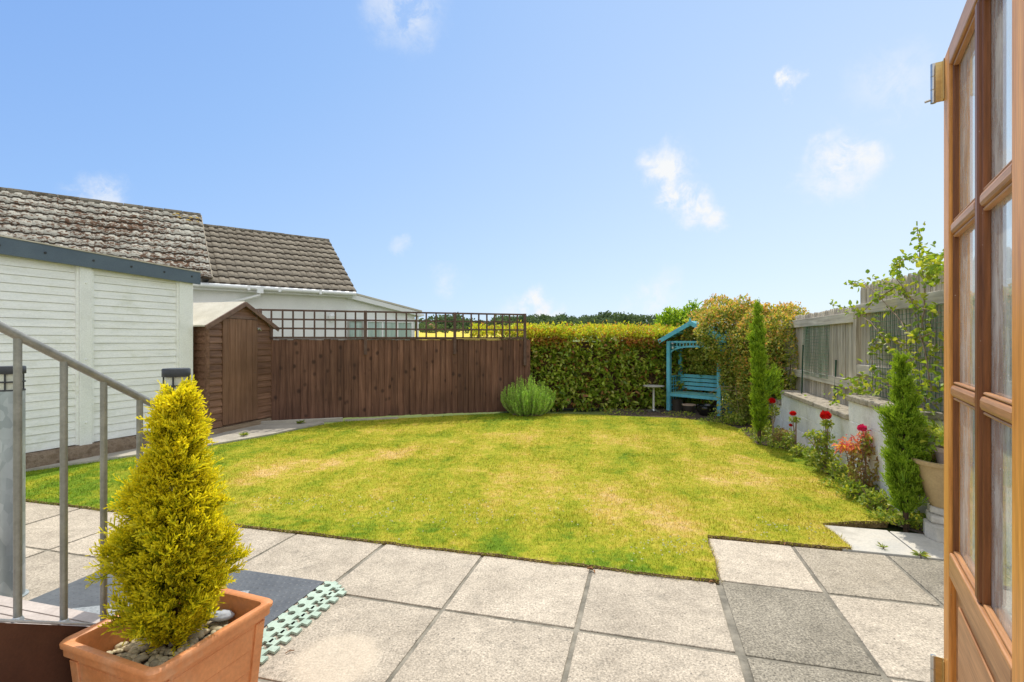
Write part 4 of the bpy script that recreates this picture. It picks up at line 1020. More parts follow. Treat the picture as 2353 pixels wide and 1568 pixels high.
# pots under the bench
def pot(name,label,loc,prof,mat,rim=None,soil=None,n=28):
    t=thing(name,label,'pot',loc); mb=MB(); mb.lathe(prof,n); mb.build('body',mat,t,smooth=True)
    if rim: mb=MB(); mb.lathe(rim[0],n); mb.build('rim',rim[1],t,smooth=True)
    if soil: mb=MB(); mb.lathe([(soil[0],soil[1]),(0,soil[1]+.01)],n); mb.build('soil',MAT['soil'],t)
    return t
p=gp(1556,945); pot('dark_pot','tall dark pot tucked behind the left arbour post',(p.x,p.y,0),[(0,0),(.10,0),(.115,.24),(.118,.27),(.10,.27),(.095,.2)],MAT['dark_pot'],None,(.1,.2))
p=gp(1583,949); pot('rimmed_pot','dark bowl pot with a pale rim under the middle of the bench',(p.x,p.y,0),[(0,0),(.10,0),(.14,.10),(.135,.17)],MAT['dark_pot'],([(.135,.168),(.15,.172),(.152,.19),(.13,.192),(.125,.15)],MAT['pale_rim']),(.13,.15))
p=gp(1622,955); pot('glazed_pot','large glossy black glazed pot under the right end of the bench',(p.x,p.y,0),[(0,0),(.12,0),(.17,.08),(.185,.15),(.175,.20)],MAT['black_glaze'],([(.174,.198),(.20,.20),(.203,.225),(.18,.228),(.17,.18)],MAT['black_glaze']),(.17,.18))
# little round table
p=gp(1502,946); t=thing('bistro_table','little round pedestal table beside the arbour','table',(p.x,p.y,0),.3)
mb=MB(); mb.lathe([(0,.565),(.22,.565),(.235,.572),(.235,.588),(.225,.592),(0,.592)],36); mb.build('tabletop',MAT['table_grey'],t,smooth=True)
mb=MB(); mb.tube([(0,0,.03),(0,0,.565)],.024,12); mb.build('pedestal',MAT['table_leg'],t,smooth=True)
mb=MB()
for k in range(4):
    a=k*PI/2+.4; mb.bar((0,0,.045),(.17*math.cos(a),.17*math.sin(a),.012),.05,.02,(0,0,1))
mb.lathe([(.06,.02),(.05,.06),(.026,.07)],16); mb.build('foot',MAT['steel'],t)

# ================================================================== ROSEMARY
def rosemary():
    b=gp(1214,956); t=thing('rosemary_bush','bright green rosemary bush at the right end of the brown fence','bush',b)
    n=250; V=[];Fs=[];c=0; st=MB()
    for i in range(n):
        a=random.random()*2*PI; rr=random.random()**.6; tgt=Vector((math.cos(a)*rr*.60,math.sin(a)*rr*.45,(.46+.38*random.random())*(1-.45*rr*rr)+.05))
        s=Vector((math.cos(a)*.30*rr,math.sin(a)*.22*rr,0)); mid=Vector((tgt.x*1.02+random.uniform(-.05,.05),tgt.y*1.02,tgt.z*.42))
        pts=[]; m=40
        for k in range(m):
            f=.12+.88*k/(m-1); q=s*(1-f)**2+mid*2*f*(1-f)+tgt*f*f; pts.append(q)
        st.tube([s,pts[m//3],pts[2*m//3],pts[-1]],[.006,.004,.003,.0015],4)
        P=np.repeat(np.array([tuple(p) for p in pts]),4,0); k=len(P); T=np.array(tgt-mid); T=T/np.linalg.norm(T)
        D=unit(T*.7+rdir(k)*.7); v,f=leaves_vf(P,D,rdir(k),.032*(.7+.5*RNG.random(k)),.0065,.1,0); V.append(v);Fs.append(f+c);c+=len(v)
    np_mesh('foliage',np.concatenate(V),np.concatenate(Fs),LM['rosemary'],t); st.build('stems',MAT['twig'],t)
rosemary()

# ================================================================== RIGHT SIDE: WALL AND PICKET FENCE
WANG=PI/2-AX                     # local x runs away from the house along the garden axis, local y to the left
def wallpt(Z,off): return Vector((off+.268*Z,Z,0))
def s_of(Z): return Z/math.cos(AX)     # distance along the axis for a depth, measured from the wall's origin
def wall():
    o=Vector((2.36,0,0)); t=thing('retaining_wall','low pale painted block wall stepping up towards the house with weathered coping','wall',o,WANG)
    secs=((s_of(8.7),s_of(11.0),.545),(s_of(5.83),s_of(8.69),.75),(s_of(4.42),s_of(5.82),.975),(s_of(2.2),s_of(4.41),.62))
    for s0,s1,h in secs:
        back=-.245 if h==.62 else 0.
        mb=MB(); cz=.0; nrow=max(2,int(round((h-.07)/.225))); rh=(h-.07)/nrow
        for k in range(nrow):
            x=s0+(.22 if k%2 else 0)-.22
            while x<s1:
                xa=max(x,s0)+.002; xb=min(x+.44,s1)-.002
                if xb>xa+.02: mb.box(xa,xb,-.30+back*.3+random.uniform(-.001,.001),-.004+back+random.uniform(-.002,.002),k*rh+.002,(k+1)*rh-.002)
                x+=.44
        w=mb.build('wall_blocks',MAT['wall_paint'],t,bevel=.006)
        mb=MB(); mb.box(s0+.004,s1-.004,-.29+back*.3,-.010+back,.004,h-.074); mb.build('mortar',MAT['wall_paint'],w)
        mb=MB(); x=s0-.03
        while x<s1:
            xb=min(x+.6,s1+.0); mb.box(x+.003,xb-.003,-.31+back*.3,.03+back,h-.068,h+random.uniform(-.003,.003)); x+=.6
        mb.build('coping',MAT['coping'],t,bevel=.012)
wall()
def picket_fence(label, Z0, Z1, ztop, rails, off=2.66):
    s0,s1=s_of(Z0),s_of(Z1); t=thing('picket_fence',label,'fence',(off,0,0),WANG,'weathered picket fence panels on the right wall')
    x=s0; mb=MB(); w=.088
    while x+w<s1+.02:
        zt=ztop+random.uniform(-.012,.012); zb=.6; dy=random.uniform(-.003,.003); ww=w-random.uniform(.009,.018)
        pts=[(x,zb),(x+ww,zb),(x+ww,zt-.06),(x+ww*.80,zt-.022),(x+ww*.56,zt),(x+ww*.44,zt),(x+ww*.20,zt-.022),(x,zt-.06)]
        mb.prism(pts,dy-.02,dy,0,None,'y'); x+=w
    mb.build('pickets',MAT['fence_grey'],t)
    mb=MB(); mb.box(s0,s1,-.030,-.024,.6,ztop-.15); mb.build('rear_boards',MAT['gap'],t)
    for zl,zh in rails:
        mb=MB(); mb.box(s0-.02,s1,.004,.045,zl,zh); mb.build('rail',MAT['rail_grey'],t,bevel=.004)
    return t
picket_fence('lower grey weathered picket fence behind the first wall step',6.22,9.9,2.05,((1.835,1.965),(.985,1.105)))
tB=picket_fence('taller grey weathered picket fence nearest the wooden door',2.2,6.20,2.285,((1.93,2.05),(1.19,1.31)))
mb=MB(); mb.box(s_of(6.2)-.03,s_of(6.2)+.06,-.05,.05,.6,2.02); mb.build('post',MAT['fence_grey'],tB,bevel=.004)
def netting(label, Z0,Z1,z0,z1, off=2.595, cell=.05):
    s0,s1=s_of(Z0),s_of(Z1); t=thing('plastic_netting',label,'netting',(off,0,0),WANG,'green netting panels on the picket fence')
    mb=MB(); n=int((s1-s0)/cell); m=int((z1-z0)/cell)
    def sag(x,z): return .012*math.sin(x*5+z*3)+.008*math.sin(x*11)
    for i in range(n+1):
        x=s0+(s1-s0)*i/n; mb.tube([(x+.008*math.sin(z*9+i),sag(x,z),z) for z in [z0+(z1-z0)*k/6 for k in range(7)]],.0024,4,cap=False)
    for k in range(m+1):
        z=z0+(z1-z0)*k/m; mb.tube([(x,sag(x,z)+.003,z+.006*math.sin(x*7+k)) for x in [s0+(s1-s0)*i/8 for i in range(9)]],.0024,4,cap=False)
    mb.build('mesh',MAT['netting'],t)
netting('green plastic netting square on the lower picket fence',7.1,8.25,1.06,1.83)
netting('green plastic netting behind the climber on the taller fence',4.0,5.75,.98,1.92)

# climbing plant: stems drawn out along the fence, leaves along them
def climber():
    root=gp(2150,1150,.3); t=thing('climbing_plant','leafy climber with lime green leaves trained over the taller picket fence','climber',wallpt(4.6,2.5))
    o=np.array(wallpt(4.6,2.5))
    def fp(px,py,off): 
        Z=off/((px-CX)/F-.268); return vp(px,py,Z)
    lines=[[(2130,960),(2100,870),(2050,800),(2000,740),(1960,710),(1905,697)],[(2140,900),(2120,780),(2095,690),(2060,640),(2070,600)],
           [(2120,760),(2125,680),(2118,600),(2112,560),(2108,522)],[(2150,800),(2090,770),(2040,700),(1985,650),(1950,655)],
           [(2160,720),(2100,700),(2060,660),(2010,690),(1970,730)],[(2150,760),(2080,790),(2030,775),(2000,800)],[(2140,980),(2060,900),(2010,860),(2000,810),(2030,790)],
           [(2150,650),(2140,610),(2160,590)],[(2120,1000),(2080,930),(2050,860),(2090,830),(2150,820)],[(2155,930),(2110,905),(2060,880),(1985,900),(1965,890)],[(2100,690),(2040,650),(2005,640)],[(2130,620),(2090,595),(2060,600),(2050,625)]]
    mb=MB(); Pl=[];Dl=[]
    for li,ln in enumerate(lines):
        pts=[fp(x,y,2.53-.05*random.random()) for x,y in ln]
        # smooth the line
        sm=[]
        for i in range(len(pts)-1):
            for k in range(5): 
                f=k/5; p=pts[i].lerp(pts[i+1],f)+Vector((random.gauss(0,.006),random.gauss(0,.006),random.gauss(0,.008))); sm.append(p)
        sm.append(pts[-1]); mb.tube([Vector(p)-Vector(o) for p in sm],[.006*(1-.7*i/len(sm))+.001 for i in range(len(sm))],5)
        for i,p in enumerate(sm):
            for k in range(random.choice((2,3,3,4,5))):
                Pl.append(np.array(p)+RNG.normal(0,.03,3)-o); Dl.append(RNG.normal(0,1,3)+np.array([-.3,-.5,.1]))
    # a fuller clump low down and at the fence top by the door
    for (px,py,sx,sy,n) in ((2142,612,18,20,120),(2130,1010,28,22,110),(2120,880,30,30,60),(1985,880,25,14,60),(1925,910,26,12,40)):
        for i in range(n):
            p=fp(px+random.gauss(0,sx),py+random.gauss(0,sy),2.52-.25*random.random()); Pl.append(np.array(p)-o); Dl.append(RNG.normal(0,1,3))
    P=np.array(Pl);D=unit(np.array(Dl)); k=len(P)
    mb.build('stems',MAT['twig'],t)
    leaves('foliage',P,D,unit(rdir(k)*.7+np.array([-.2,-.3,.6])),.058*(.6+.8*RNG.random(k)),.040*(.6+.6*RNG.random(k)),LM['vine'],t)
climber()

# canes
for px,py0,py1,lab in ((1845,795,1012,'dark green plant cane standing nearer the shrub'),(1920,830,1050,'dark green plant cane standing behind the big red rose')):
    b=gp(px-4,py1); t=thing('plant_cane',lab,'cane',b); h=H-(py0-CY)/F*b.y
    mb=MB(); mb.tube([(0,0,-.02),(.01,0,h*.5),(.03,0,h)],.011,8); mb.build('stake',MAT['cane'],t)
    mb=MB(); mb.tube([(.03,0,h-.002),(.031,0,h+.014)],.0135,8); mb.build('cap',MAT['cane'],t)

# cypresses
b=gp(1745,1019); t=thing('slim_cypress','tall very slim green cypress at the far end of the border','cypress',b)
cone_conifer(t,[(.16,.06),(.3,.125),(.55,.13),(.9,.118),(1.3,.135),(1.7,.13),(1.95,.08),(2.12,.03),(2.2,.004)],3000,.085,LM['cypress'],up=1.0,width=.006,trunk_r=.03,lean=(-.03,0),twigs=6,lumps=.22,outw=.55,inner=.4,clusters=420)
e=MB(); k=260; P=np.stack([RNG.normal(.17,.06,k),RNG.normal(-.02,.06,k),RNG.normal(.92,.10,k)],1)
spray_mesh('side_tuft',P,unit(rdir(k)*.6+np.array([.5,0,.8])),.07,LM['cypress'],t,6,.006,up=.6)
b=gp(2083,1214); t=thing('bushy_cypress','bushier green cypress in front of the clay pots','cypress',b)
cone_conifer(t,[(.12,.08),(.25,.15),(.5,.165),(.75,.15),(1.0,.12),(1.25,.08),(1.40,.04),(1.49,.005)],4200,.075,LM['cypress'],up=.75,width=.0036,trunk_r=.022,lean=(-.03,.02),twigs=7,lumps=.24,outw=.75,inner=.35,clusters=430)

# roses, acer and border plants
def rose_head(t, c, r, mat):
    k=46; i=np.arange(k); zc=1-2*(i+.5)/k*.92; a=i*2.399963; rr=np.sqrt(1-zc*zc); out=np.stack([rr*np.cos(a),rr*np.sin(a),zc],1)
    P=c+out*r*.62-np.array([0,0,.25*r]); D=unit(out*.35+np.array([0,0,.8])+rdir(k)*.25); v,f=leaves_vf(P,D,out,r*(.7+.3*RNG.random(k)),r*.8,.25,-.1); V=[v];Fs=[f]
    return np_mesh('flower',np.concatenate(V),np.concatenate(Fs),mat,t)
def rose(label, base, heads, bushes, nleaf, mat=None, stake=None):
    t=thing('rose_bush',label,'rose',base); b=np.array(base); mb=MB()
    for (p,r,m) in heads:
        p=np.array(p)-b; rose_head(t,p,r,m); mb.tube([(0,0,0),(p[0]*.6,p[1]*.6,p[2]*.55),(p[0],p[1],p[2]-r*.2)],[.006,.005,.0035],5)
    Pl=[]
    for (c,rx,rz,n) in bushes:
        c=np.array(c)-b; q=rdir(n)*np.array([rx,rx,rz])*(RNG.random((n,1))**.4); Pl.append(c+q)
        for i in range(6):
            d=q[random.randrange(n)]; mb.tube([(random.uniform(-.03,.03),random.uniform(-.03,.03),0),tuple(c*.6),tuple(c+d)],[.005,.004,.002],4)
    mb.build('stems',MAT['twig'],t)
    P=np.concatenate(Pl); k=len(P); leaves('foliage',P,unit(rdir(k)+np.array([0,0,.2])),unit(rdir(k)*.7+np.array([0,0,.8])),.042*(.6+.7*RNG.random(k)),.026,LM['rose'],t)
    if stake: m2=MB(); m2.tube([(0.02,0,-.02),(0.02,0,stake)],.008,6); m2.build('stake',MAT['bamboo'],t)
    return t
b=gp(1897,1088); Z=b.y
rose('rose with one large red bloom over a leafy base beside the cane',b,[(vp(1897,956,Z),.056,LM['petal'])],[(vp(1890,1015,Z),.13,.13,230),(vp(1893,1055,Z),.17,.15,420),(vp(1900,975,Z),.07,.05,70),(vp(1938,1010,Z+.1),.06,.12,80),(vp(1868,1000,Z),.09,.05,70)],500,stake=.55)
b=gp(1826,1040); Z=b.y
rose('thin rose with two small red blooms against the painted wall',b,[(vp(1822,951,Z),.04,LM['petal']),(vp(1817,978,Z),.022,LM['petal'])],[(vp(1826,965,Z),.06,.05,60),(vp(1812,1010,Z),.09,.14,110)],200,stake=.5)
b=gp(1776,1022); Z=b.y
rose('rose with a red bloom close to the slim cypress',b,[(vp(1774,922,Z),.046,LM['petal'])],[(vp(1778,945,Z),.08,.10,120),(vp(1785,1000,Z),.14,.12,200)],300)
b=gp(1985,1138); Z=b.y
t=rose('pink bloomed bush with bronze stems left of the bushy cypress',b,[(vp(1981,985,Z),.040,LM['petal_pink'])],[(vp(1990,1020,Z),.05,.16,60)],100,stake=.65)
P=rdir(420)*np.array([.15,.13,.22])+np.array([0.02,0,.30]); k=len(P); leaves('bronze_foliage',P,rdir(k),unit(rdir(k)+np.array([0,0,.8])),.06*(.6+.6*RNG.random(k)),.025,LM['bronze'],t)
def acer():
    b=gp(1962,1128); t=thing('red_acer','feathery red and orange acer hanging over the wall foot','acer',b); o=np.array(b)
    Pl=[];Z=b.y-.05; mb=MB()
    for px,py,s,n in ((1985,1000,14,90),(1960,1024,16,110),(1935,1023,10,60),(1990,1030,14,80),(2003,1005,12,60)):
        mb.tube([(0,0,0),tuple((np.array(vp(px,py,Z))-o)*.6+np.array([0,0,.1])),tuple(np.array(vp(px,py,Z))-o)],[.006,.004,.002],5)
        for i in range(n): Pl.append(np.array(vp(px+random.gauss(0,s),py+random.gauss(0,s*.45),Z+random.gauss(0,.06)))-o)
    P=np.array(Pl);k=len(P); leaves('foliage',P,unit(rdir(k)+np.array([-.2,-.2,-.5])),unit(rdir(k)*.4+np.array([0,0,1.])),.065*(.6+.7*RNG.random(k)),.015,LM['acer'],t); mb.build('stems',MAT['bark'],t)
acer()
for i,(px,py,h,rx,n,mt,lab) in enumerate(((1835,1052,.18,.11,160,'rose','low leafy plant between the thin rose and the big red rose'),(1868,1070,.22,.13,240,'weed','soft grey green clump at the foot of the first cane'),(1932,1108,.22,.12,220,'rose','bushy green plant just right of the big red rose'),
        (1965,1150,.18,.12,200,'vine','lime green low plant below the red acer'),(2012,1172,.18,.12,200,'rose','leafy plant between the pink bush and the bushy cypress'),(1750,1010,.30,.18,320,'rose','straggly plant behind the foot of the slim cypress'),(1800,1028,.28,.16,280,'bronze','brownish low plant right of the slim cypress'),(1690,978,.22,.22,300,'weed','tangled low plant under the briar stems'))):
    b=gp(px,py); t=thing('border_plant',lab,'plant',b); mb=MB()
    q=rdir(n)*np.array([rx,rx,h*.5])*(RNG.random((n,1))**.35)+np.array([0,0,h*.52]); leaves('foliage',q,unit(rdir(n)+np.array([0,0,.3])),unit(rdir(n)*.7+np.array([0,0,.8])),.05*(.5+.8*RNG.random(n)),.022*(.7+.6*RNG.random(n)),LM[mt],t)
    for k in range(9): a=random.random()*6.3; mb.tube([(0,0,0),(math.cos(a)*rx*.4,math.sin(a)*rx*.4,h*.5),(math.cos(a)*rx*.9,math.sin(a)*rx*.9,h*random.uniform(.7,1.1))],[.004,.003,.0015],4)
    mb.build('stems',MAT['twig'],t)
def weeds():
    Pl=[];Dl=[];Ll=[]
    def tuft(p,r,h,n):
        for i in range(n):
            a=random.random()*2*PI; q=Vector((math.cos(a),math.sin(a),0))*r*random.random()**.5
            Pl.append((p.x+q.x,p.y+q.y,.01+h*random.random()*.75)); d=rdir(1)[0]; Dl.append((d[0]+q.x/r*.5,d[1]+q.y/r*.5,abs(d[2])+.3)); Ll.append(random.uniform(.5,1.1))
    for px,py,r,h,n in ((1760,1022,.22,.14,220),(1800,1035,.2,.13,200),(1720,1000,.2,.1,150),(1850,1045,.16,.1,120),(1945,1105,.2,.16,260),(1975,1125,.22,.18,260),(2010,1140,.18,.16,180),(1930,1120,.2,.08,160),
                        (1985,1150,.25,.06,180),(2030,1170,.2,.06,120),(2105,1212,.14,.12,110),(2125,1205,.1,.14,70),(2055,1203,.16,.08,120),(2075,1206,.16,.10,140),(2030,1196,.14,.06,120),(2120,1215,.12,.10,120),(1640,975,.35,.08,150),(1690,975,.3,.12,200),(1560,955,.35,.05,130),(1430,950,.5,.06,200),(1660,965,.25,.15,140)):
        tuft(gp(px,py),r,h,n)
    P=np.array(Pl);k=len(P); o=leaves('ground_cover',P,unit(np.array(Dl)),unit(rdir(k)*.6+np.array([0,0,.9])),.045*np.array(Ll),.022*np.array(Ll),LM['weed'],None)
    tag(o,'mixed low weeds and border plants covering the bed edge','ground cover',kind='stuff')
weeds()
# a weed rosette in the flagstone joint and small weeds at the shed
def rosette(name,label,loc,n,L,W,flat=.35):
    t=thing(name,label,'weed',loc); a=RNG.random(n)*2*PI; D=np.stack([np.cos(a),np.sin(a),flat*(.3+RNG.random(n))],1); P=np.zeros((n,3)); P[:,2]=.01
    leaves('foliage',P,D,np.tile([0,0,1.],(n,1)),L*(.6+.6*RNG.random(n)),W,LM['weed'],t,.1,.15); mb=MB(); mb.tube([(0,0,-.02),(0,0,.02)],.006,5); mb.build('root',MAT['twig'],t)
rosette('dandelion_weed','spiky weed rosette growing in the joint of the pale flagstones',gp(2114,1279),30,.07,.009)
rosette('grass_tuft','dry grass tuft at the edge of the pale flagstone',gp(2030,1262),22,.05,.004,1.)
p=gp(690,975,.04); rosette('grass_tuft','green tuft growing at the concrete edging by the shed',(p.x,p.y,.045),40,.10,.012,.8)
p=gp(560,1003,.04); rosette('grass_tuft','low weed under the shed base board',(p.x,p.y,.045),40,.09,.014,.7)

# clay pots, stone slabs and grassy plant by the door
p=vp(2172,1200,4.02); 
for i,(dx,dy,z,w,d,h,a,lab) in enumerate(((.05,.02,.0,.36,.34,.075,.15,'lowest broken flag in the stone stack under the clay pots'),(.07,.05,.076,.33,.30,.06,-.1,'middle flag in the stone stack under the clay pots'),(.10,.08,.137,.31,.28,.055,.3,'topmost flag in the stone stack under the clay pots'))):
    t=thing('stone_flag',lab,'stone',(p.x+dx,p.y+dy,z+.05),a,'flags stacked under the clay pots')
    mb=MB(); n=9; rs=random.Random(i); pts=[(math.cos(2*PI*k/n)*w/2*rs.uniform(.85,1.1),math.sin(2*PI*k/n)*d/2*rs.uniform(.85,1.1)) for k in range(n)]
    mb.prism(pts,-.05 if i==0 else 0,h); mb.build('slab',MAT['flag'],t,bevel=.012)
Zp=4.1; c=vp(2172,1135,Zp)
t=thing('tall_clay_pot','tall buff clay pot behind the bushy cypress','pot',(c.x,c.y,.243)); hz=1.6-(1058-CY)/F*Zp-.243
mb=MB(); mb.lathe([(0,0),(.095,0),(.12,.05),(.20,hz-.05),(.205,hz-.03),(.225,hz-.03),(.23,hz),(.205,hz+.004),(.19,hz-.04)],32); mb.build('body',MAT['clay_pot'],t,smooth=True)
mb=MB(); mb.lathe([(.19,hz-.045),(0,hz-.04)],24); mb.build('soil',MAT['soil'],t)
pz=.243+hz-.03
t=thing('small_clay_pot','small pinkish clay pot standing inside the tall buff pot','pot',(c.x+.02,c.y,pz))
mb=MB(); mb.lathe([(0,0),(.065,0),(.085,.10),(.10,.10),(.102,.135),(.085,.137),(.08,.10)],28); mb.build('body',MAT['clay_pot_pink'],t,smooth=True)
mb=MB(); mb.lathe([(.08,.11),(0,.115)],20); mb.build('soil',MAT['soil'],t)
t=thing('grassy_plant','pale green grassy plant arching from the small clay pot','plant',(c.x+.02,c.y,pz+.115))
V=[];Fs=[];n0=0
for i in range(240):
    a=random.random()*2*PI; l=random.uniform(.26,.50); d=Vector((math.cos(a),math.sin(a),0)); w=.004; s=Vector((-d.y,d.x,0))*w; pts=[]
    for k in range(5):
        f=k/4; q=d*l*.75*f**1.2+Vector((0,0,l*(1.1*f-.65*f*f))); V+= [q-s*(1-f*.8),q+s*(1-f*.8)]
    for k in range(4): Fs.append((n0+2*k,n0+2*k+1,n0+2*k+3,n0+2*k+2))
    n0+=10
np_mesh('foliage',V,Fs,LM['grassy'],t)

# ================================================================== FOREGROUND LEFT: STEPS, RAILING, BOLLARDS
def rail_line(Z): return Vector((-1.784+(Z-1.8)*.29,Z,0))
def base_z(Z): return max(.10,.592-.62*(Z-1.8)) if Z>1.2 else .96
def steps():
    t=thing('ramp_steps','brown painted step block with ribbed pale treads below the railing','steps',(0,0,0))
    Zs=[1.2+.06*i for i in range(26)]     # side wall follows the railing
    mb=MB(); V=[];Fc=[]
    for Z in Zs:
        p=rail_line(Z)+Vector((.012,0,0)); zt=base_z(Z)-.012
        for (dx,z) in ((0,0),(0,zt),(-.12,zt),(-.12,0)): V.append((p.x+dx,p.y,z))
    for i in range(len(Zs)-1):
        for k in range(4): a=i*4+k; b=i*4+(k+1)%4; Fc.append((a,b,b+4,a+4))
    mb.v=V;mb.f=Fc+[(3,2,1,0),tuple(len(V)-4+k for k in range(4))];mb.m=[0]*len(mb.f); mb.build('side_wall',MAT['brown_wall'],t)
    # treads behind the railing
    z=.30; u1=1.765
    for k,(zt,ua,ub) in enumerate(((.30,1.30,1.765),(.45,.85,1.30),(.60,.3,.85))):
        if k==0: rr=(-3.6,-2.252)
        else: rr=(-3.6,-2.255)
        mb=MB(); p=[ru(rr[0],ua+.002),ru(rr[1]+(0 if k else .0),ua+.002),ru(rr[1],ub),ru(rr[0],ub)]; mb.prism([(q.x,q.y) for q in p],0,zt-.03); mb.build('riser_block',MAT['brown_wall'],t)
        tr=MB(); n=9; w=(ub-ua)/n
        for i in range(n):
            a=ua+w*i; g=.008 if i else 0
            p=[ru(rr[0]-.0,a+g),ru(rr[1],a+g),ru(rr[1],a+w+(0.02 if i==n-1 else 0)),ru(rr[0],a+w+(0.02 if i==n-1 else 0))]
            tr.prism([(q.x,q.y) for q in p],zt-.024,zt)
        tr.prism([(q.x,q.y) for q in [ru(rr[0],ua),ru(rr[1],ua),ru(rr[1],ub-.01),ru(rr[0],ub-.01)]],zt-.029,zt-.0245,1)
        tr.build('tread',[MAT['tread'],MAT['dead']],t)
steps()
def railing():
    t=thing('stair_railing','grey tubular steel railing running down the steps','railing',(0,0,0))
    Zs=[1.35,1.50,1.65,1.80,1.94,2.08,2.225,2.37]
    ht=lambda Z: base_z(Z)+1.03-.02*(Z-1.8)
    for Z in Zs:
        p=rail_line(Z); mb=MB(); mb.tube([(p.x,p.y,base_z(Z)),(p.x,p.y,ht(Z)-.012)],.0125,12)
        b=mb.build('baluster',MAT['rail_steel'],t,smooth=True)
        mb=MB(); mb.lathe([(.019,.0),(.016,.008),(.0127,.014)],12,(p.x,p.y,base_z(Z))); mb.build('weld_collar',MAT['strip_steel'],b)
    mb=MB(); A=rail_line(1.2);B=rail_line(2.40); A.z=ht(1.2);B.z=ht(2.40)
    mb.tube([A,B,B+Vector((.006,.03,-.03)),B+Vector((.006,.03,-.12))],.0165,12); mb.build('handrail',MAT['rail_steel'],t,smooth=True)
    mb=MB(); n=30; V=[];Fc=[]
    for i in range(n):
        Z=1.2+1.45*i/(n-1); p=rail_line(Z); z=base_z(Z)
        for dx,dz in ((-.028,0.002),(.028,0.002),(.028,-.008),(-.028,-.008)): V.append((p.x+dx,p.y,z+dz))
    for i in range(n-1):
        for k in range(4): a=i*4+k;b=i*4+(k+1)%4; Fc.append((a,a+4,b+4,b))
    np_mesh('base_strip',V,Fc,MAT['strip_steel'],t)
railing()
def bollard():
    t=thing('bollard_light','galvanised steel bollard lamp with dark cap at the left picture edge','bollard lamp',gp(25,1372))
    mb=MB(); mb.lathe([(.083,0),(.083,.008),(.066,.010),(.066,1.29)],36); mb.build('body',MAT['galv'],t,smooth=True)
    mb=MB(); mb.lathe([(.052,1.292),(.052,1.395)],28); mb.build('diffuser',MAT['lampglass'],t,smooth=True)
    mb=MB(); mb.lathe([(.0,1.4),(.069,1.396),(.070,1.398),(.070,1.438),(.066,1.443),(0,1.445)],36); mb.build('cap',MAT['dark_metal'],t,smooth=True)
    for z in (1.29,1.342):
        mb=MB(); mb.lathe([(.058,z),(.067,z),(.068,z+.004),(.067,z+.009),(.058,z+.009),(.058,z)],36); mb.build('ring',MAT['dark_metal'],t)
    for k in range(4):
        a=k*PI/2+.35; mb=MB(); mb.tube([(.062*math.cos(a),.062*math.sin(a),1.292),(.062*math.cos(a),.062*math.sin(a),1.397)],.0045,6); mb.build('spacer',MAT['dark_metal'],t)
    return t
b1=bollard(); b2=copy_tree(b1)
p=vp(405,850,2.86); b2.location=(p.x,p.y,0); b2['label']='bollard lamp whose dark cap shows behind the golden conifer tip'
for b in (b1,b2): b['group']='bollard lamps by the steps'

# mats
A=gp(745,1340); R15=-AX
t=thing('rubber_mat','dark grey studded rubber mat laid on the patio','mat',(A.x,A.y,.002),-AX)
mb=MB(); mb.box(-1.60,0,-1.05,0,0,.008)
for i in range(32):
    for k in range(21):
        x=-.03-i*.05-(.025 if k%2 else 0); y=-.03-k*.05
        if x>-1.58: mb.lathe([(.015,.0082),(.012,.0092),(0,.0094)],8,(x,y,0))
mb.build('mat_sheet',MAT['rubber'],t)
q=gp(386,1385); t=thing('doormat','light grey speckled mat lying on the rubber mat','mat',(q.x,q.y,.0145),rad(13))
mb=MB(); mb.box(-.5,.46,-.45,.0,0,.012); mb.build('mat_sheet',MAT['rubber_light'],t,bevel=.004)
def foam_strip(label, x0, w, y1, y0, holes, jig_left):
    t=thing('foam_strip',label,'foam strip',(A.x,A.y,.003),-AX,'green foam edging strips')
    pit=.085
    def jig(x,ya,yb,d,ph=0):
        n=int(round(abs(yb-ya)/pit)); s=1 if yb>ya else -1; out=[]; a=.020
        for i in range(n):
            y=ya+s*pit*(i+.0)
            out+=[(x-a,y+s*.0),(x-a,y+s*.026),(x+a*.9,y+s*.020),(x+a*1.1,y+s*.068),(x-a*.9,y+s*.062)]
        return out
    ol=[]
    if jig_left: ol+=jig(x0,y0,y1,1)
    else: 
        n=int(round((y1-y0)/pit))
        for i in range(n):
            y=y0+pit*i; ol+=[(x0,y),(x0,y+.02)]+[(x0+.026*math.sin(PI*k/6),y+.02+.045*k/6) for k in range(1,6)]+[(x0,y+.065)]
    ol+=[(x0-.01 if jig_left else x0,y1),(x0+w*.45,y1),(x0+w*.5,y1+.012),(x0+w*.62,y1+.012),(x0+w*.66,y1)]
    ol+=jig(x0+w,y1,y0,-1); ol+=[(x0+w*.5,y0)]
    outs=[ol]
    if holes:
        n=int((y1-y0)/pit)
        for i in range(n):
            cy=y1-.05-i*pit; cx=x0+w*.42; outs.append([(cx+.022*math.cos(2*PI*k/20),cy+.022*math.sin(2*PI*k/20)) for k in range(20)])
    curve_plate('foam',outs,.013,MAT['foam'],t)
foam_strip('sage green foam strip with round holes along the mat',.012,.115,0.,-1.36,True,False)
foam_strip('narrow sage green foam strip on the outer side',.152,.052,-.06,-1.42,False,True)

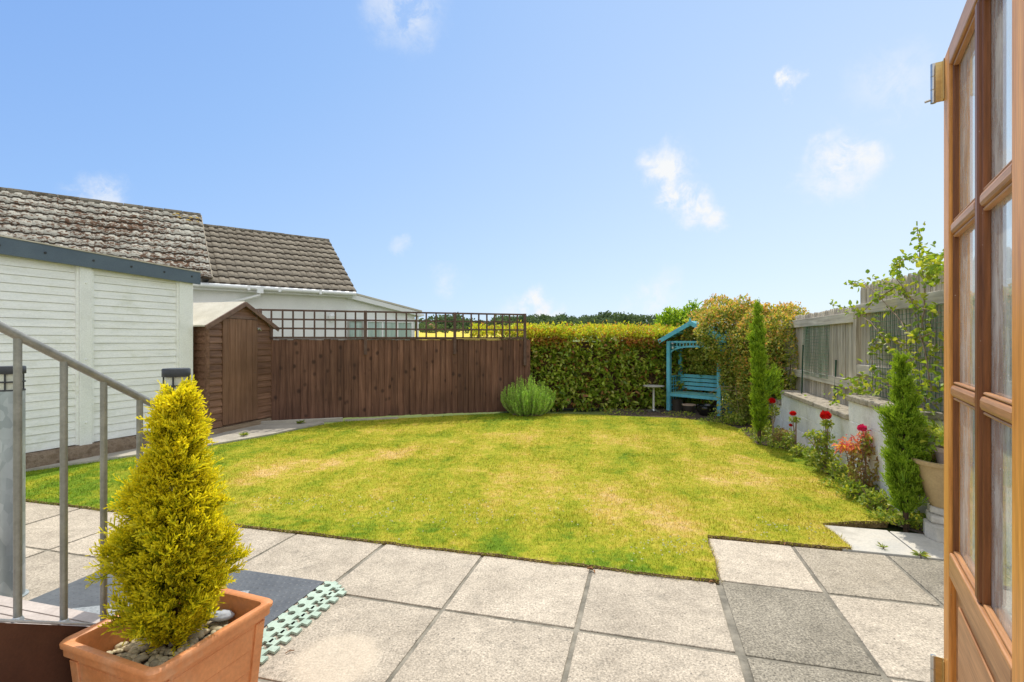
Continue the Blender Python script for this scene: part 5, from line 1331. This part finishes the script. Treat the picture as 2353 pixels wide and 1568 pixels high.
# ================================================================== PLANTER WITH GOLDEN CONIFER
def planter():
    c=Vector((-1.375,2.03,0)); ang=-rad(20.6); t=thing('square_planter','square terracotta coloured plastic planter in the near left corner','planter',c,ang)
    hz=.465; R=.262
    def ring(r,z,rd=.03,n=5):
        pts=[]
        for k,(sx,sy) in enumerate(((1,1),(-1,1),(-1,-1),(1,-1))):
            for i in range(n+1):
                a=PI/2*k+PI/2*i/n; pts.append((sx*(r-rd)+rd*math.cos(a),sy*(r-rd)+rd*math.sin(a),z))
        return pts
    def loft(levels,name,mat,bot=False):
        V=[];Fc=[]; m=None
        for r,z,rd in levels: q=ring(r,z,rd); m=len(q); V+=q
        for i in range(len(levels)-1):
            for k in range(m): Fc.append((i*m+k,i*m+(k+1)%m,(i+1)*m+(k+1)%m,(i+1)*m+k))
        mb=MB(); mb.v=V;mb.f=Fc;mb.m=[0]*len(Fc)
        if bot: mb.f.append(tuple(reversed(range(m)))); mb.m.append(0)
        return mb.build(name,mat,t,smooth=True)
    loft([(.205,0,.03),(.236,hz-.065,.03),(.242,hz-.062,.03),(.244,hz-.048,.03)],'body',MAT['terracotta'],True)
    loft([(.244,hz-.05,.03),(.258,hz-.047,.034),(.259,hz-.02,.034),(.266,hz-.016,.036),(.267,hz-.004,.036),(.261,hz+.004,.036),(.240,hz+.004,.03),(.232,hz-.002,.03),(.229,hz-.03,.03),(.222,.34,.03)],'rim',MAT['terracotta'])
    # clapboard panels framed by corner posts on the four sides
    for k in range(4):
        M=Matrix.Rotation(k*PI/2,4,'Z'); mb=MB()
        nb=4; zz=[.03+(hz-.105)*i/nb for i in range(nb+1)]
        rr=lambda z:.205+(.236-.205)*z/(hz-.065)
        for i in range(nb):
            z0,z1=zz[i],zz[i+1]; w=rr(z0)*.74
            mb.add([(-w,-rr(z0)-.007,z0),(w,-rr(z0)-.007,z0),(w,-rr(z1)-.0015,z1-.002),(-w,-rr(z1)-.0015,z1-.002),(-w,-rr(z0)+.006,z0),(w,-rr(z0)+.006,z0),(w,-rr(z1)+.006,z1-.002),(-w,-rr(z1)+.006,z1-.002)],
                   [(0,1,2,3),(0,4,5,1),(1,5,6,2),(3,2,6,7),(0,3,7,4)],0,M)
        for s in (-1,1):
            a=rr(.0)*.78;b=rr(0)*.97; a1=rr(hz-.07)*.78;b1=rr(hz-.07)*.97
            mb.add([(s*a,-rr(0)-.008,0.0),(s*b,-rr(0)-.008,0.0),(s*b1,-rr(hz-.07)-.006,hz-.07),(s*a1,-rr(hz-.07)-.006,hz-.07),(s*a,-rr(0)+.006,0),(s*b,-rr(0)+.006,0),(s*b1,-rr(hz-.07)+.006,hz-.07),(s*a1,-rr(hz-.07)+.006,hz-.07)],
                   [(0,1,2,3),(0,4,5,1),(1,5,6,2),(3,2,6,7),(0,3,7,4)] if s>0 else [(3,2,1,0),(1,5,4,0),(2,6,5,1),(7,6,2,3),(4,7,3,0)],0,M)
        mb.build('side_panel',MAT['terracotta'],t,bevel=.003)
    mb=MB(); q=ring(.223,.345,.03); mb.add(q+[(0,0,.37)],[(i,(i+1)%len(q),len(q)) for i in range(len(q))]); mb.build('soil',MAT['soil'],t)
    return c,ang
PC,PANG=planter()
def pebbles():
    bm=bmesh.new(); rs=random.Random(5); pts=[]
    for i in range(330):
        x,y=rs.uniform(-.20,.20),rs.uniform(-.20,.20); r=rs.uniform(.009,.019); zz=.352+.02*(1-math.hypot(x,y)/.22)+rs.uniform(0,.012)
        m=bmesh.ops.create_icosphere(bm,subdivisions=2,radius=1)
        S=Matrix.Translation((x,y,zz))@Matrix.Rotation(rs.random()*6,4,'Z')@Matrix.Rotation(rs.uniform(-.5,.5),4,'X')@Matrix.Diagonal((r*rs.uniform(1,1.4),r*rs.uniform(.8,1.1),r*rs.uniform(.55,.8),1))
        for v in m['verts']:
            k=1+.28*mnoise.noise(v.co*1.3+Vector((i,0,0))); v.co=S@(v.co*k)
    me=bpy.data.meshes.new('pebbles'); bm.to_mesh(me); bm.free(); o=link('pebbles',me,MAT['pebble'],None,0,True); o.location=PC; o.rotation_euler=(0,0,PANG)
    tag(o,'rounded buff pebbles covering the soil in the planter','pebbles',kind='stuff')
pebbles()
bm=bmesh.new(); bmesh.ops.create_icosphere(bm,subdivisions=3,radius=1)
for v in bm.verts: k=1+.25*mnoise.noise(v.co*1.2); v.co=Vector((v.co.x*.055*k,v.co.y*.03*k,v.co.z*.02*k))
me=bpy.data.meshes.new('blue_stone'); bm.to_mesh(me); bm.free()
o=link('blue_stone',me,MAT['slate'],None,0,True); o.location=vp(508,1452,2.18); o.location.z=.40; o.rotation_euler=(0,.1,.6)
tag(o,'single smooth blue grey stone in the planter under the conifer','stone')
t=thing('golden_conifer','golden yellow cone shaped conifer growing in the terracotta planter','conifer',(PC.x,PC.y,.36))
S=2.03/F
prof=[(.015,.05),(.05,.12),(.10,.165),(.17,.19),(.26,.205)]
for y,l,r in ((1270,230,545),(1200,245,533),(1100,285,502),(1000,325,482),(940,342,468),(900,356,448),(878,375,430)):
    prof.append((1.6-(y-CY)*S-.36,(r-l)/2*S*(.76 if y>1050 else .82 if y>930 else .88)))
cone_conifer(t,prof,6400,.064,LM['thuja'],up=.45,width=.0031,trunk_r=.011,lean=(.018,.0),twigs=8,lumps=.16,outw=1.,inner=.45,cut=.95,clusters=640)

# little litter on the patio
for px,py,lab,a in ((1645,1340,'small brown twig at the lawn corner by the dark slab',.3),(1808,1250,'curled brown dead leaf at the top of the pale slab',1.),(1362,1311,'curled dry leaf in the slab joint by the lawn edge',2.)):
    p=gp(px,py); t=thing('dead_leaf',lab,'leaf',(p.x,p.y,.006),a)
    P=np.array([[0,0,.004],[.004,.006,.006],[-.012,.004,.003]]); leaves('blade',P,np.array([[1,.2,.15],[.3,1,.25],[-1,.3,.1]]),np.tile([0,0,1.],(3,1)),.036,.02,MAT['dead'],t,.3,.3)
p=gp(628,1505); t=thing('dry_twig','short dry twig lying beside the foam strip','twig',(p.x+.06,p.y,.004),.6); mb=MB(); mb.tube([(0,0,.003),(.02,.006,.006),(.045,.002,.003)],.0022,5); mb.tube([(.02,.006,.006),(.03,.02,.004)],.0015,5); mb.build('stick',MAT['dead'],t)

# ================================================================== OPEN DOOR, RIGHT EDGE
def door():
    A=rad(33); o=Vector((1.125,1.3,0)); ang=math.atan2(-math.cos(A),-math.sin(A))     # local x runs from the far edge towards the camera, local +y to the garden-left face
    # local y = (-sin ang, cos ang): points right-away; the visible left face is at negative y
    t=thing('wooden_door','open varnished hardwood glazed door at the right picture edge','door',o,ang)
    th=.045; z0,z1=.36,2.335; W=.675
    zz=lambda y: H-(y-CY)/F*1.3
    s0,m0,m1,s1=.072,.335,.368,.598
    y0,y1=-th,0.          # glass in the middle
    def fr(name,x0,x1,za,zb,mat='varnish',ya=-th,yb=0.,bev=.004): 
        mb=MB(); mb.box(x0,x1,ya,yb,za,zb); return mb.build(name,MAT[mat],t,bevel=bev)
    # in this frame the face towards the camera is y = +, test below decides
    return t,fr,zz,(s0,m0,m1,s1),(z0,z1,W,th)
def build_door():
    t,fr,zz,(s0,m0,m1,s1),(z0,z1,W,th)=door()
    # left-facing normal n=(-cos33, sin33); local y axis:
    A=rad(33); ang=math.atan2(-math.cos(A),-math.sin(A)); ly=Vector((-math.sin(ang),math.cos(ang),0)); n=Vector((-math.cos(A),math.sin(A),0)); sg=1 if ly.dot(n)>0 else -1
    def Y(d): return -sg*d if False else (-d*sg)     # depth d behind the visible face
    def box(mb,x0,x1,d0,d1,za,zb): a,b=sorted((Y(d0),Y(d1))); mb.box(x0,x1,a,b,za,zb)
    def part(name,x0,x1,za,zb,mat,d0=0,d1=th,bev=.004,par=None):
        mb=MB(); box(mb,x0,x1,d0,d1,za,zb); return mb.build(name,MAT[mat],par or t,bevel=bev)
    ptop=2.285; r1=zz(539); r2=zz(892); rb=zz(1246); rb2=zz(1300)
    part('stile',0,s0,z0,z1,'varnish'); part('stile',s1,W,z0,z1,'varnish')
    part('top_rail',s0+.0005,s1-.0005,ptop,z1,'varnish_rail')
    part('lock_rail',s0+.0005,s1-.0005,rb2,rb,'varnish_rail'); part('bottom_rail',s0+.0005,s1-.0005,z0,z0+.14,'varnish_rail')
    part('mullion',m0,m1,rb+.0005,ptop-.0005,'varnish_dark',.001,th-.001,.008)
    for (a,b) in ((s0+.0005,m0-.0005),(m1+.0005,s1-.0005)):
        for r in (r1,r2): part('glazing_bar',a,b,r-.015,r+.015,'varnish_rail',.002,th-.002,.009)
    # panes with a moulded bead round each
    lv=[(r1+.0155,ptop-.0005),(r2+.0155,r1-.0155),(rb+.0005,r2-.0155)]
    for (a,b) in ((s0,m0),(m1,s1)):
        for (za,zb) in lv:
            mb=MB(); yy=Y(.0200); mb.add([(a+.001,yy,za),(b-.001,yy,za),(b-.001,yy,zb),(a+.001,yy,zb)],[(0,1,2,3)]); g=mb.build('pane',MAT['door_glass'],t)
            mb=MB(); w=.007
            box(mb,a+.0008,a+w,.007,.0188,za,zb); box(mb,b-w,b-.0008,.007,.0188,za,zb); bd=mb.build('bead',MAT['varnish_dark'],g,bevel=.003)
            mb=MB(); box(mb,a+w+.0005,b-w-.0005,.007,.0188,za+.0005,za+w); box(mb,a+w+.0005,b-w-.0005,.007,.0188,zb-w,zb-.0005); mb.build('cross_bead',MAT['varnish_rail'],g,bevel=.003)
    part('panel',s0+.001,s1-.001,z0+.1405,rb2-.0005,'varnish_rail',.014,.030,.0)
    pn=part('raised_field',s0+.05,s1-.05,z0+.20,rb2-.05,'varnish_rail',.009,.0138,.004)
    # hinges on the far edge
    for zc,h in ((zz(186),.105),(zz(1560),.105)):
        mb=MB(); box(mb,-.004,.016,-.0022,-.0002,zc-h/2,zc+h/2); box(mb,-.0025,-.0003,-.022,.03,zc-h/2,zc+h/2)
        hg=mb.build('hinge',MAT['brass'],t,bevel=.001)
        mb=MB(); yk=Y(-.020)
        for k in range(3):
            za=zc-h/2+h*k/3; mb.tube([(-.005,yk,za+.001),(-.005,yk,za+h/3-.001)],.0062,12)
        mb.build('knuckle',MAT['steel'],hg,smooth=True)
        mb=MB(); mb.tube([(-.005,yk,zc-h/2+.012),(-.005,Y(-.038),zc-h/2+.008)],.003,6); mb.build('pin',MAT['steel'],hg)
build_door()
mb=MB(); pts=[Vector((.25,.2)),Vector((1.45,.2)),Vector((1.45,1.42)),Vector((.62,1.42)),Vector((.25,.8))]; mb.prism([(p.x,p.y) for p in pts],-.02,.335)
struct(mb.build('door_step',MAT['concrete'],bevel=.01))

# ================================================================== LIGHT, SKY, CAMERA
EXPO=.80
SUN_AZ,SUN_EL=rad(8),rad(60)
sv=Vector((math.sin(SUN_AZ)*math.cos(SUN_EL),math.cos(SUN_AZ)*math.cos(SUN_EL),math.sin(SUN_EL)))
L=bpy.data.lights.new('sun','SUN'); L.energy=2.3; L.angle=rad(.6); L.color=(1,.945,.85)
lo=bpy.data.objects.new('sun',L); C.objects.link(lo); lo.rotation_euler=(-sv).to_track_quat('-Z','Y').to_euler(); lo.location=(0,0,20)

w=bpy.data.worlds.new('World'); bpy.context.scene.world=w; w.use_nodes=True; nt=w.node_tree; nt.nodes.clear()
class WT(NT):
    def __init__(s,t): s.t=t
q=WT(nt)
out=q.n('ShaderNodeOutputWorld'); bg=q.n('ShaderNodeBackground'); bg.inputs['Strength'].default_value=.15
sky=q.n('ShaderNodeTexSky'); sky.sky_type='NISHITA'; sky.sun_disc=False; sky.sun_elevation=SUN_EL; sky.sun_rotation=SUN_AZ
sky.altitude=50; sky.air_density=1.0; sky.dust_density=.6; sky.ozone_density=1.6
tc=q.n('ShaderNodeTexCoord'); dv=tc.outputs['Generated']
sx=q.n('ShaderNodeSeparateXYZ'); q.l(dv,sx.inputs[0])
g=q.math('SUBTRACT',q.math('ADD',q.math('MULTIPLY',sx.outputs['X'],.45),.72),q.math('MULTIPLY',sx.outputs['Z'],.62),True)
K=1/(.15*2**EXPO)
air=q.ramp(g,[(.05,(.17,.36,.81)),(.3,(.29,.50,.885)),(.6,(.48,.66,.94)),(.85,(.66,.80,.97)),(1.,(.76,.87,.98))])
air=q.mix(air,(K,K,K),1.,'MULTIPLY'); air.node.clamp_factor=False
col=q.mix(sky.outputs[0],air,.88)
# scattered small fair-weather clouds
nz=q.n('ShaderNodeTexNoise'); nz.inputs['Scale'].default_value=19; nz.inputs['Detail'].default_value=9; nz.inputs['Roughness'].default_value=.68; nz.inputs['Distortion'].default_value=.5; q.l(dv,nz.inputs['Vector'])
wz=q.n('ShaderNodeTexNoise'); wz.inputs['Scale'].default_value=16; wz.inputs['Detail'].default_value=9; wz.inputs['Roughness'].default_value=.65; q.l(dv,wz.inputs['Vector'])
wo=q.n('ShaderNodeVectorMath'); wo.operation='MULTIPLY_ADD'; q.l(wz.outputs['Color'],wo.inputs[0]); wo.inputs[1].default_value=(.10,.10,.10); wo.inputs[2].default_value=(-.05,-.05,-.05)
wa=q.n('ShaderNodeVectorMath'); wa.operation='ADD'; q.l(dv,wa.inputs[0]); q.l(wo.outputs[0],wa.inputs[1])
acc=None
for px,py,r,wt in ((1535,385,.060,1.),(1560,440,.058,1.),(1600,480,.05,.95),(1640,510,.035,.8),(1920,360,.055,.85),(1980,365,.05,.75),(1880,420,.05,.5),(1950,400,.06,.6),(1815,188,.026,1.),(1235,712,.055,1.),(1170,722,.05,.55),(1275,735,.04,.7),(930,10,.09,.45),(225,458,.05,.5),(1500,685,.045,.45),(1440,700,.03,.35),(1030,650,.05,.35),(920,565,.03,.3),(2060,190,.08,.3),(1540,660,.05,.3)):
    d=Vector(((px-CX)/F,1,-(py-CY)/F)).normalized(); n=q.n('ShaderNodeVectorMath'); n.operation='DISTANCE'; q.l(wa.outputs[0],n.inputs[0]); n.inputs[1].default_value=d
    m=q.mapr(n.outputs['Value'],0,r,wt,0); acc=m if acc is None else q.math('MAXIMUM',acc,m)
cl=q.math('MULTIPLY',acc,q.mapr(nz.outputs['Fac'],.36,.60,.12,1.35),True)
col=q.mix(col,(.93*K,.95*K,.97*K),cl)
# unseen white cloud added overhead and behind the camera to brighten shaded faces
ov=q.mapr(sx.outputs['Z'],.60,.85,0,1); bk=q.math('MULTIPLY',q.mapr(sx.outputs['Y'],-.45,.0,1,0),q.mapr(sx.outputs['Z'],-.02,.1,0,1))
bz=q.n('ShaderNodeTexNoise'); bz.inputs['Scale'].default_value=2.2; bz.inputs['Detail'].default_value=6; q.l(dv,bz.inputs['Vector'])
bc=q.math('MULTIPLY',q.math('MAXIMUM',ov,bk),q.mapr(bz.outputs['Fac'],.34,.56,.25,1.),True)
col=q.mix(col,(1.26*K,1.27*K,1.27*K),bc)
q.l(col,bg.inputs['Color']); q.l(bg.outputs[0],out.inputs['Surface'])

cam=bpy.data.cameras.new('camera'); co=bpy.data.objects.new('camera',cam); C.objects.link(co)
co.location=(0,0,H); co.rotation_euler=(PI/2,0,0); cam.sensor_width=36; cam.lens=36*F/2353; cam.clip_start=.05; cam.clip_end=6000
bpy.context.scene.camera=co
vs=bpy.context.scene.view_settings; vs.view_transform='Standard'; vs.look='None'; vs.exposure=EXPO; vs.gamma=1
bpy.context.scene.cycles.use_denoising=True
